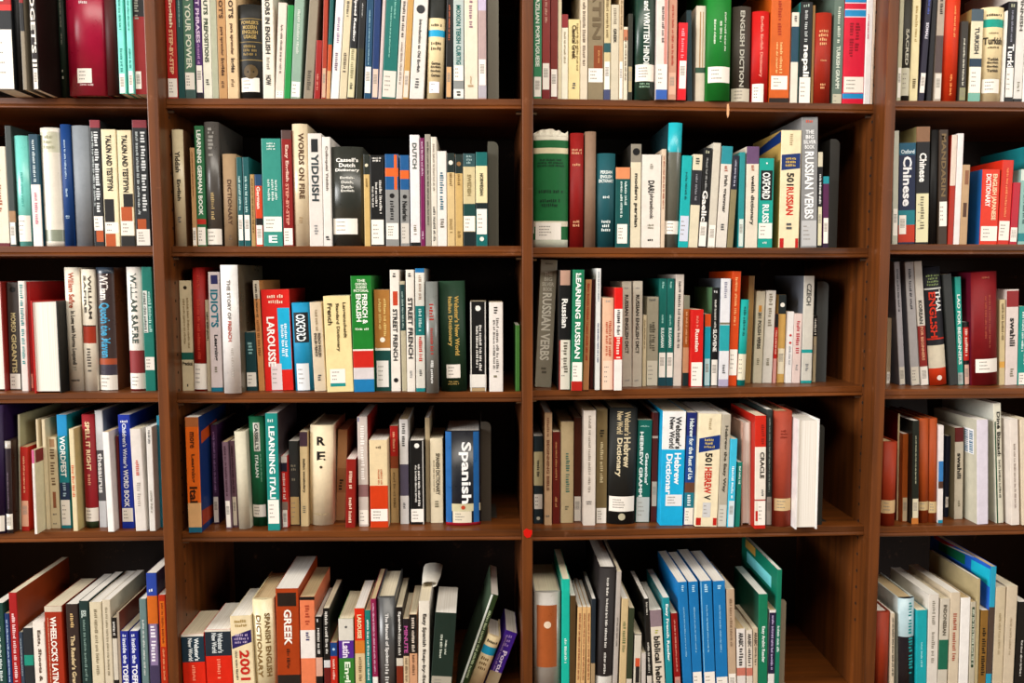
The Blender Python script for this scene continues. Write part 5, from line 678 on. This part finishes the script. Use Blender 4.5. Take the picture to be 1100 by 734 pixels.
BOOKENDS=[
(0, 1, -488, 297, 17531, 192, 2296, 0, '6f6b60'),
(1, 1, -495, 297, 15000, 186, 1834, 0, '5a584e'),
(1, 2, 5713, 496, 14976, 173, 1964, 0, '3c3a36'),
(2, 2, 5768, 960, 12443, 219, 1916, 0, '585c5c'),
(3, 1, -641, 668, 9894, 189, 1883, 0, '57524a'),
(3, 2, 5481, 192, 9885, 136, 1874, 0, '32322c'),
(4, 2, 4853, 165, 6655, 125, 1833, 0, '8a8272'),
]

# ------------------------------------------------------------------ setting: floor and wall behind the bookcase
FLOOR_MAT = mat_wood('oak_floor', 0, '#6a4a2a', '#94703f', 0.45)
fl = link_mesh('floor', box_mesh('floor', -5.5, 4.5, -5.0, 0.46, -0.05, 0.0, FLOOR_MAT))
fl['kind'] = 'structure'
wl = link_mesh('wall_back', box_mesh('wall_back', -5.5, 4.5, 0.36, 0.46, 0.0, 3.3, mat_plain('cream_plaster', '#cfc4ae', 0.8)))
wl['kind'] = 'structure'

# ------------------------------------------------------------------ bookcase
BACK_Y = 0.335
CASE_TOP = 2.035
case = thing('bookcase', (0, 0, 0), 'dark varnished wooden bookcase with four bays of adjustable shelves', 'bookcase')
for ux in UPRIGHT_X:
    o = link_mesh('upright', box_mesh('upright', 0, UPRIGHT_T, 0, BACK_Y, 0, CASE_TOP, WOOD_V, 0.0012), case)
    o.location = (ux, 0, 0)
o = link_mesh('top_board', box_mesh('top_board', UPRIGHT_X[0] - 0.02, UPRIGHT_X[-1] + UPRIGHT_T + 0.02, -0.02, BACK_Y + 0.012, CASE_TOP, CASE_TOP + 0.03, WOOD_H, 0.003), case)
TH = 0.0178
for b_, d_, zl, zr, sl, sr in SHELVES:
    x0 = UPRIGHT_X[b_] + UPRIGHT_T + 0.0006
    x1 = UPRIGHT_X[b_ + 1] - 0.0006
    prof = [(0.0035, 0.0), (0.0022, -0.0008), (0.0022, -0.0102), (0.0034, -0.0118), (0.0012, -0.0136), (0.0, -0.0146), (0.0, -0.0168), (0.0012, -TH)]
    V = []
    for xx, zz, ss in ((x0, zl, sl), (x1, zr, sr)):
        V += [(xx, ss + y, zz + z) for y, z in prof]
        V += [(xx, BACK_Y - 0.001, zz - TH), (xx, BACK_Y - 0.001, zz)]
    n = len(prof) + 2
    F = [[i, (i + 1) % n, n + (i + 1) % n, n + i] for i in range(n)]
    F += [list(range(n))[::-1], list(range(n, 2 * n))]
    me = mesh_from('shelf_board', V, F, [WOOD_H])
    bm = bmesh.new(); bm.from_mesh(me); bmesh.ops.recalc_face_normals(bm, faces=bm.faces); bm.to_mesh(me); bm.free()
    link_mesh('shelf_board', me, case)
for b_ in range(4):
    x0 = UPRIGHT_X[b_] + UPRIGHT_T * 0.5
    x1 = UPRIGHT_X[b_ + 1] + UPRIGHT_T * 0.5
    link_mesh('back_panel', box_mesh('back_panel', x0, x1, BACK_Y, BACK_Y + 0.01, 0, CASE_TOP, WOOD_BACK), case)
    # lower shelves and kick board under the photographed rows
    for zz in (0.36, 0.09):
        link_mesh('shelf_board', box_mesh('shelf_board', x0 + 0.0098, x1 - 0.0098, 0.03, BACK_Y - 0.001, zz - TH, zz, WOOD_H, 0.002), case)
    link_mesh('kick_board', box_mesh('kick_board', x0 + 0.0098, x1 - 0.0098, 0.035, 0.05, 0, 0.072, WOOD_V), case)
# shelf-pin holes as flat discs, their inner shade put into the colour, and the steel pins that carry the boards
HOLE = mat_plain('hole_shade_dark', '#120a06', 0.9)
STEEL = mat_plain('pin_steel', '#9a958c', 0.35, 0.9)
def disc_mesh(name, r, sx, mat):
    k = 10
    V = [(0, 0, 0)] + [(0.0, r * math.cos(2 * math.pi * i / k), r * math.sin(2 * math.pi * i / k)) for i in range(k)]
    F = [[0, 1 + i, 1 + (i + 1) % k] if sx > 0 else [0, 1 + (i + 1) % k, 1 + i] for i in range(k)]
    return mesh_from(name, V, F, [mat])
HOLE_R = disc_mesh('pin_hole_right', 0.0028, 1, HOLE)
HOLE_L = disc_mesh('pin_hole_left', 0.0028, -1, HOLE)
for face, ux in ((-1, UPRIGHT_X[3]), (-1, UPRIGHT_X[2]), (1, UPRIGHT_X[1] + UPRIGHT_T)):
    z = 0.80
    while z < 1.95:
        o = link_mesh('pin_hole', HOLE_R if face > 0 else HOLE_L, case)
        o.location = (ux + 0.0004 * face, 0.046, z)
        z += 0.0318
def pin_mesh():
    k = 8
    V = []
    for xx in (0.0, 0.009):
        V += [(xx, 0.003 * math.cos(2 * math.pi * i / k), 0.003 * math.sin(2 * math.pi * i / k)) for i in range(k)]
    F = [[i, (i + 1) % k, k + (i + 1) % k, k + i] for i in range(k)] + [list(range(k))[::-1], list(range(k, 2 * k))]
    return mesh_from('shelf_pin', V, F, [STEEL])
PIN = pin_mesh()
for b_, d_, zl, zr, sl, sr in SHELVES:
    if 0 <= d_ <= 3:
        for xx, zz, ss in ((UPRIGHT_X[b_] + UPRIGHT_T, zl, sl), (UPRIGHT_X[b_ + 1] - 0.009, zr, sr)):
            o = link_mesh('shelf_pin', PIN, case)
            o.location = (xx, max(0.040, ss + 0.012), zz - TH - 0.003)

# red tape scrap on the middle upright and the splinter hanging from the top shelf edge
def blob_patch(name, pts, depth, mat):
    k = len(pts)
    V = [(x, 0, z) for x, z in pts] + [(x * 0.96, -depth, z * 0.96) for x, z in pts]
    F = [list(range(k))[::-1], list(range(k, 2 * k))] + [[i, (i + 1) % k, k + (i + 1) % k, k + i] for i in range(k)]
    me = mesh_from(name, V, F, [mat])
    bm = bmesh.new(); bm.from_mesh(me); bmesh.ops.recalc_face_normals(bm, faces=bm.faces); bm.to_mesh(me); bm.free()
    return me
o = link_mesh('tape_scrap', blob_patch('tape_scrap', [(-0.0075, 0.004), (-0.002, 0.0088), (0.0035, 0.006), (0.0085, 0.0055), (0.008, -0.002), (0.005, -0.0075), (-0.001, -0.009), (-0.0065, -0.004)], 0.0012, mat_plain('red_tape', '#c41408', 0.4)))
o.location = (UPRIGHT_X[2] + UPRIGHT_T * 0.5, -0.0002, 0.9905)
o['label'] = 'torn scrap of bright red tape stuck on the middle upright'; o['category'] = 'tape'
o = link_mesh('wood_splinter', blob_patch('wood_splinter', [(-0.0022, 0.011), (0.0008, 0.012), (0.0018, 0.002), (0.0014, -0.008), (-0.0006, -0.013), (-0.0024, -0.006)], 0.0016, mat_plain('pale_raw_wood', '#d8a078', 0.7)))
o.location = (0.3621, 0.0235, 1.7358)
o['label'] = 'pale splinter hanging at the front edge of the top shelf, third bay'; o['category'] = 'splinter'

# ------------------------------------------------------------------ lettering: all strings become meshes in one pass
random.seed(7)
_strings = {}
for r in BOOKS:
    ex = r[10]
    for t in ex.get('T', ()):
        if t[0] != '~': _strings[t[0]] = None
    for t in ex.get('H', ()):
        for s in t[0].split('|'):
            if s and s != '~': _strings[s] = None
_tmp = []
for s in _strings:
    cu = bpy.data.curves.new('lettering', 'FONT')
    cu.body = s
    cu.size = 1.0
    cu.resolution_u = 2
    cu.fill_mode = 'FRONT'
    cu.offset = 0.03
    o = bpy.data.objects.new('lettering', cu)
    col.objects.link(o)
    _tmp.append((s, o, cu))
dg = bpy.context.evaluated_depsgraph_get()
dg.update()
for s, o, cu in _tmp:
    me = bpy.data.meshes.new_from_object(o.evaluated_get(dg))
    vs_ = [(v.co.x, v.co.y) for v in me.vertices]
    fs_ = [list(p_.vertices) for p_ in me.polygons]
    x0 = min(v[0] for v in vs_); x1 = max(v[0] for v in vs_)
    has_low = any(ch in 'gjpqy,;' for ch in s)
    y0 = min(v[1] for v in vs_) if has_low else 0.0
    y1 = max(v[1] for v in vs_)
    _strings[s] = ([((x - x0) / (x1 - x0), (y - y0) / (y1 - y0)) for x, y in vs_], fs_)
    bpy.data.meshes.remove(me)
for s, o, cu in _tmp:
    bpy.data.objects.remove(o)
    bpy.data.curves.remove(cu)

def worn_print(rng, length, height):
    """Print too small to read in the photograph: a run of little strokes, as (u, v) quads in 0..1."""
    V, F = [], []
    pos = 0.0
    step = max(height * 0.62, 0.0009)
    word = rng.randint(4, 9)
    k = 0
    while pos < length - step * 0.6:
        k += 1
        if k > word:
            k = 0; word = rng.randint(3, 9)
            pos += step * 0.8
            continue
        w = step * rng.uniform(0.45, 0.72)
        h = rng.uniform(0.62, 1.0)
        lo = rng.choice((0.0, 0.0, 0.0, 0.12))
        a, b2 = pos / length, min(1.0, (pos + w) / length)
        i = len(V)
        V += [(a, lo), (b2, lo), (b2, h), (a, h)]
        F.append([i, i + 1, i + 2, i + 3])
        pos += step
    return V, F

# ------------------------------------------------------------------ books
U = 1e-4
def spine_fn(k, hw, w):
    a = min(0.20 * w, 0.0075) if k == 'h' else 0.0
    def fn(x):
        t = min(1.0, abs(x) / hw)
        return a * t * t
    return fn, a

def build_book(idx, r):
    label, k, x, d, z, w, h, lean, dep, colr, ex = r
    x, d, z, w, h, dep = x * U, d * U, z * U, w * U, h * U, dep * U
    rng = random.Random(idx * 31 + 5)
    ang = math.atan(lean)
    hw = w / 2
    name = 'hardback_book' if k == 'h' else 'paperback_book'
    # a leaning book stands on its lower bottom edge
    off = 0.0
    if abs(ang) > 1e-4:
        off = hw * abs(math.sin(ang))
    root = thing(name, (x, d, z + off + 0.0002), label, 'book', 'language books on the shelves')
    root.rotation_euler = (0, ang, 0)
    fn, arc = spine_fn(k, hw, w)
    cb = 0.0024 if k == 'h' else 0.0007
    cb = min(cb, w * 0.22)
    finish = 'j' if ex.get('j') else ('h' if k == 'h' else 'p')
    flip = (k == 'f')
    if k == 'f':
        cb = min(0.0022, w * 0.2)
    # ---- cover: a U of two boards and a spine, extruded upwards, the spine cut where its printed colour changes
    if k == 'h':
        xs = [hw * t for t in (-1, -0.8, -0.5, -0.2, 0.2, 0.5, 0.8, 1)]
        front = [(xx, fn(xx)) for xx in xs]
    else:
        ch = min(0.0012, w * 0.15)
        front = [(-hw, ch), (-hw + ch * 0.3, ch * 0.3), (-hw + ch, 0), (hw - ch, 0), (hw - ch * 0.3, ch * 0.3), (hw, ch)]
    yin = arc + cb + 0.0003
    ring = front + [(hw, dep), (hw - cb, dep), (hw - cb, yin), (-hw + cb, yin), (-hw + cb, dep), (-hw, dep)]
    nf = len(front)
    S = [s for s in ex.get('S', ()) if len(s) == 3]
    cuts = sorted({0.0, h} | {min(max(v * U, 0), h) for s in S for v in s[:2]})
    cuts = [c_ for i, c_ in enumerate(cuts) if i == 0 or c_ - cuts[i - 1] > 2e-4]
    if cuts[-1] < h: cuts[-1] = h
    mats = [mat_print(colr, finish), mat_print(ex.get('side', colr), finish)]
    V, F, M = [], [], []
    nr = len(ring)
    for zz in cuts:
        V += [(px, (dep - py) if flip else py, zz) for px, py in ring]
    for li in range(len(cuts) - 1):
        zm = (cuts[li] + cuts[li + 1]) / 2 / U
        c_ = 0
        for s in S:
            if s[0] <= zm <= s[1]:
                mm = mat_print(s[2], finish)
                if mm not in mats: mats.append(mm)
                c_ = mats.index(mm)
        for i in range(nr):
            j = (i + 1) % nr
            F.append([li * nr + i, li * nr + j, (li + 1) * nr + j, (li + 1) * nr + i])
            M.append(c_ if i < nf - 1 else 1)
            if k == 'f' and 'c2' in ex and i in (nf - 1, nf, nf + 1):
                mm = mat_print(ex['c2'], finish)
                if mm not in mats: mats.append(mm)
                M[-1] = mats.index(mm)
    top = (len(cuts) - 1) * nr
    # caps as quads strip: left board, spine, right board
    iR, iRi, iRb, iLb, iLi, iL = nf, nf + 1, nf + 2, nf + 3, nf + 4, nf + 5
    for base in (0, top):
        F.append([base + i for i in range(nf)] + [base + iRb, base + iLb]); M.append(0)
        F.append([base + nf - 1, base + iR, base + iRi, base + iRb]); M.append(1)
        F.append([base + 0, base + iLb, base + iLi, base + iL]); M.append(1)
    me = mesh_from('cover', V, F, mats, M)
    bm = bmesh.new(); bm.from_mesh(me); bmesh.ops.recalc_face_normals(bm, faces=bm.faces); bm.to_mesh(me); bm.free()
    if k == 'h':
        me.polygons.foreach_set('use_smooth', [i % nr < nf - 1 and i < (len(cuts) - 1) * nr for i in range(len(me.polygons))])
    link_mesh('cover', me, root)
    # ---- page block, set back inside hardback boards
    ov = 0.003 if k in 'hf' else 0.0004
    pm = PAGES[rng.choice((0, 0, 1, 1, 1, 2))] if k != 'f' and colr not in ('1676ae', '9e4210', 'e4d0a8', '0e785a', '0e7860') else PAGES[1]
    y0, y1 = yin, dep - (0.003 if k in 'hf' else 0.0005)
    if flip: y0, y1 = dep - y1, dep - y0
    link_mesh('pages', box_mesh('pages', -hw + cb, hw - cb, y0, y1, ov, h - ov, pm), root)
    if k == 'f':
        return root
    flat = hw - (0.0 if k == 'h' else min(0.0012, w * 0.15))
    def strip(x0, x1, z0, z1, lift):
        n = 8 if k == 'h' else 1
        V_, F_ = [], []
        for i in range(n + 1):
            xx = x0 + (x1 - x0) * i / n
            V_ += [(xx, fn(xx) - lift, z0), (xx, fn(xx) - lift, z1)]
        for i in range(n):
            F_.append([2 * i, 2 * i + 2, 2 * i + 3, 2 * i + 1])
        return V_, F_
    # ---- printed panels that cover part of the spine's width
    for s in ex.get('S', ()):
        if len(s) == 5:
            V_, F_ = strip(-flat + 2 * flat * s[3], -flat + 2 * flat * s[4], s[0] * U, min(s[1] * U, h - 0.001), 0.00015)
            link_mesh('printed_panel', mesh_from('printed_panel', V_, F_, [mat_print(s[2], finish)]), root)
    for c_, pts in ex.get('Q', ()):
        V_ = [(-flat + 2 * flat * xf, fn(-flat + 2 * flat * xf) - 0.00015, zz * U) for xf, zz in pts]
        link_mesh('printed_panel', mesh_from('printed_panel', V_, [list(range(len(V_)))], [mat_print(c_, finish)]), root)
    # ---- printed shapes on the cover board that shows
    for c_, sd, pts in ex.get('P', ()):
        V_ = [(sd * (hw + 0.0002), min(yy * U, dep - 0.001), zz * U) for yy, zz in pts]
        link_mesh('cover_print', mesh_from('cover_print', V_, [list(range(len(V_)))], [mat_print(c_, finish)]), root)
    # ---- call-number label with its typed lines
    L = ex.get('L')
    if L:
        f0, f1 = (L[2], L[3]) if len(L) >= 4 else (0.0, 1.0)
        lc = L[4] if len(L) > 4 else 'ece4d8'
        xa, xb = -flat + 2 * flat * f0, -flat + 2 * flat * f1
        za, zb = L[0] * U, min(L[1] * U, h - 0.001)
        V_, F_ = strip(xa, xb, za, zb, 0.0003)
        M_ = [0] * len(F_)
        lw = xb - xa
        nl = max(2, min(4, int((zb - za) / 0.007)))
        wide = lw > 0.013
        for q in range(nl):
            if wide:
                zc = zb - (zb - za) * (0.22 + 0.5 * q / max(1, nl - 1))
                ln = lw * rng.uniform(0.3, 0.5)
                sx = xa + lw * 0.14
                cells = max(2, int(ln / 0.0022))
                for c_ in range(cells):
                    px = sx + ln * c_ / cells
                    i = len(V_)
                    pw = ln / cells * 0.62
                    V_ += [(px, fn(px) - 0.0005, zc - 0.0011), (px + pw, fn(px + pw) - 0.0005, zc - 0.0011), (px + pw, fn(px + pw) - 0.0005, zc + 0.0009), (px, fn(px) - 0.0005, zc + 0.0009)]
                    F_.append([i, i + 1, i + 2, i + 3]); M_.append(1)
            else:
                px = xa + lw * (0.25 + 0.5 * q / max(1, nl - 1))
                ln = min(0.016, (zb - za) * 0.55)
                sz = zb - (zb - za) * 0.2
                cells = max(2, int(ln / 0.0022))
                pw = min(0.0012, lw * 0.12)
                for c_ in range(cells):
                    zc = sz - ln * c_ / cells
                    i = len(V_)
                    V_ += [(px - pw, fn(px) - 0.0005, zc - 0.0012), (px + pw * 0.4, fn(px) - 0.0005, zc - 0.0012), (px + pw * 0.4, fn(px) - 0.0005, zc), (px - pw, fn(px) - 0.0005, zc)]
                    F_.append([i, i + 1, i + 2, i + 3]); M_.append(1)
        link_mesh('call_number_label', mesh_from('call_number_label', V_, F_, [mat_print(lc, 'l'), mat_print('8c867e', 't')], M_), root)
    # ---- round emblems
    for zc, rf, c_ in ex.get('D', ()):
        rr = rf * w
        k2 = 14
        V_ = [(0, fn(0) - 0.0005, zc * U)]
        for i in range(k2):
            a = 2 * math.pi * i / k2
            px = rr * math.cos(a)
            V_.append((px, fn(px) - 0.0005, zc * U + rr * math.sin(a)))
        link_mesh('emblem', mesh_from('emblem', V_, [[0, 1 + (i + 1) % k2, 1 + i] for i in range(k2)], [mat_print(c_, 't')]), root)
    # ---- title lettering: vertical runs read downwards, horizontal ones sit in lines
    def put(vs2, fs2, fx, colour, nm):
        V_ = []
        for u, v in vs2:
            px, pz = fx(u, v)
            px = max(-hw * 0.98, min(hw * 0.98, px))
            V_.append((px, fn(px) - 0.0006, pz))
        if fs2:
            link_mesh(nm, mesh_from(nm, V_, fs2, [mat_print(colour, 't')]), root)
    for t in ex.get('T', ()):
        s, c_, za, zb = t[0], t[1], t[2] * U, t[3] * U
        fr = t[4] if len(t) > 4 else 0.4
        of = t[5] if len(t) > 5 else 0.0
        ht = fr * w
        if s == '~':
            vs2, fs2 = worn_print(rng, zb - za, ht)
        else:
            vs2, fs2 = _strings[s]
        xb = of * w - ht / 2
        put(vs2, fs2, lambda u, v: (xb + v * ht, zb - u * (zb - za)), c_, 'small_print' if s == '~' else 'title_lettering')
    for s, c_, za, zb, fr in ex.get('H', ()):
        lines = s.split('|')
        za, zb = za * U, zb * U
        lh = (zb - za) / len(lines)
        for q, ln in enumerate(lines):
            if not ln: continue
            wd = w * fr * (1.0 if ln == '~' or len(lines) == 1 else min(1.0, 0.35 + 0.65 * len(ln) / max(len(x_) for x_ in lines)))
            if ln == '~': wd *= rng.uniform(0.75, 1.0)
            hh = lh * (0.74 if len(lines) > 1 else 1.0)
            if ln == '~':
                hh = min(hh, 0.006)
                vs2, fs2 = worn_print(rng, wd, hh)
            else:
                vs2, fs2 = _strings[ln]
            zt = zb - lh * q
            put(vs2, fs2, lambda u, v: (-wd / 2 + u * wd, zt - hh + v * hh), c_, 'small_print' if ln == '~' else 'title_lettering')
    # ---- torn head of a paper wrapper: a ragged strip standing above the spine
    if ex.get('torn'):
        ups = (0.001, 0.004, 0.0065, 0.0075, 0.007, 0.0085, 0.008, 0.005, 0.0065, 0.003, 0.001, 0.006)
        n = len(ups) - 1
        V_, F_ = [], []
        for i, u_ in enumerate(ups):
            px = -flat + 2 * flat * i / n
            V_ += [(px, fn(px) - 0.0004, h - 0.004), (px, fn(px) + 0.001 + 0.002 * (i % 2), h + u_)]
        for i in range(n):
            F_.append([2 * i, 2 * i + 2, 2 * i + 3, 2 * i + 1])
        link_mesh('torn_wrapper', mesh_from('torn_wrapper', V_, F_, [mat_print('d8d0bc', 'l')]), root)
    # ---- floppy cover curled over the head of the book
    if ex.get('curl'):
        prof = [(-0.012, -0.002), (-0.014, 0.020), (-0.010, 0.036), (0.000, 0.043), (0.014, 0.044), (0.026, 0.040), (0.032, 0.030), (0.032, 0.018), (0.026, 0.008), (0.018, 0.004)]
        V_, F_ = [], []
        for yy, k_ in ((0.06, 0.6), (0.10, 0.75), (0.15, 0.8)):
            V_ += [(px * k_, yy, h + 0.001 + pz * 0.42 * k_) for px, pz in prof]
        n = len(prof)
        for j in range(2):
            for i in range(n - 1):
                F_.append([j * n + i, j * n + i + 1, (j + 1) * n + i + 1, (j + 1) * n + i])
        me = mesh_from('curled_cover', V_, F_, [mat_print('dfd7c7', 'p')])
        me.polygons.foreach_set('use_smooth', [True] * len(me.polygons))
        link_mesh('curled_cover', me, root)
    # ---- barcode sticker on the cover that faces the gap
    if ex.get('bar'):
        V_, F_, M_ = [], [], []
        def quad(y0, y1, z0, z1, lift, m_):
            i = len(V_)
            V_.extend([(-hw - lift, y0, z0), (-hw - lift, y1, z0), (-hw - lift, y1, z1), (-hw - lift, y0, z1)])
            F_.append([i, i + 3, i + 2, i + 1]); M_.append(m_)
        quad(0.010, 0.042, h * 0.66, h * 0.90, 0.0003, 0)
        for i in range(12):
            z0 = h * 0.67 + (h * 0.22) * i / 12
            quad(0.013, 0.024, z0, z0 + rng.uniform(0.0012, 0.0028), 0.0005, 1)
            quad(0.028, 0.039, z0, z0 + rng.uniform(0.0012, 0.0028), 0.0005, 1)
        link_mesh('barcode_sticker', mesh_from('barcode_sticker', V_, F_, [mat_print('f0f0f0', 'l'), mat_print('2a6a88', 't')], M_), root)
    return root

for idx, r in enumerate(BOOKS):
    build_book(idx, r)

# ------------------------------------------------------------------ sheet-metal bookends that stop the rows
ROWS = ('top row', 'second row', 'middle row', 'fourth row', 'bottom row')
BAYS = ('leftmost bay', 'second bay', 'third bay', 'rightmost bay')
def build_bookend(r):
    row, bay, x, d, z, w, h, lean, colr = r
    x, d, z, w, h = x * U, d * U, z * U, w * U, h * U
    m = mat_plain('enamelled_steel_' + colr, '#' + colr, 0.4, 0.2)
    root = thing('bookend', (x - w / 2, d + 0.012, z), 'grey sheet-metal bookend with rounded top standing right of the last book, %s, %s' % (ROWS[row], BAYS[bay]), 'bookend', 'metal bookends')
    rc = min(0.010, w * 0.6)
    t_ = 0.0012
    # front flange with a rounded outer corner, folded from the side plate that presses on the books
    pts = [(0, 0), (w, 0)]
    for q in range(7):
        t = math.pi / 2 * q / 6
        pts.append((w - rc + rc * math.cos(t), h - rc + rc * math.sin(t)))
    pts.append((0, h))
    n = len(pts)
    V = [(u, 0.0, v + 0.0002) for u, v in pts] + [(u, t_, v + 0.0002) for u, v in pts]
    F = [list(range(n)), list(range(n, 2 * n))[::-1]] + [[i, n + i, n + (i + 1) % n, (i + 1) % n] for i in range(n)]
    me = mesh_from('front_flange', V, F, [m])
    bm = bmesh.new(); bm.from_mesh(me); bmesh.ops.recalc_face_normals(bm, faces=bm.faces); bm.to_mesh(me); bm.free()
    link_mesh('front_flange', me, root)
    link_mesh('side_plate', box_mesh('side_plate', 0, t_, t_, 0.12, 0.0002, h, m, 0.0004), root)
    link_mesh('foot', box_mesh('foot', t_, 0.03, 0.02, 0.11, 0.0002, 0.0014, m), root)
    root.rotation_euler = (0, math.atan(lean), 0)
for r in BOOKENDS:
    build_bookend(r)
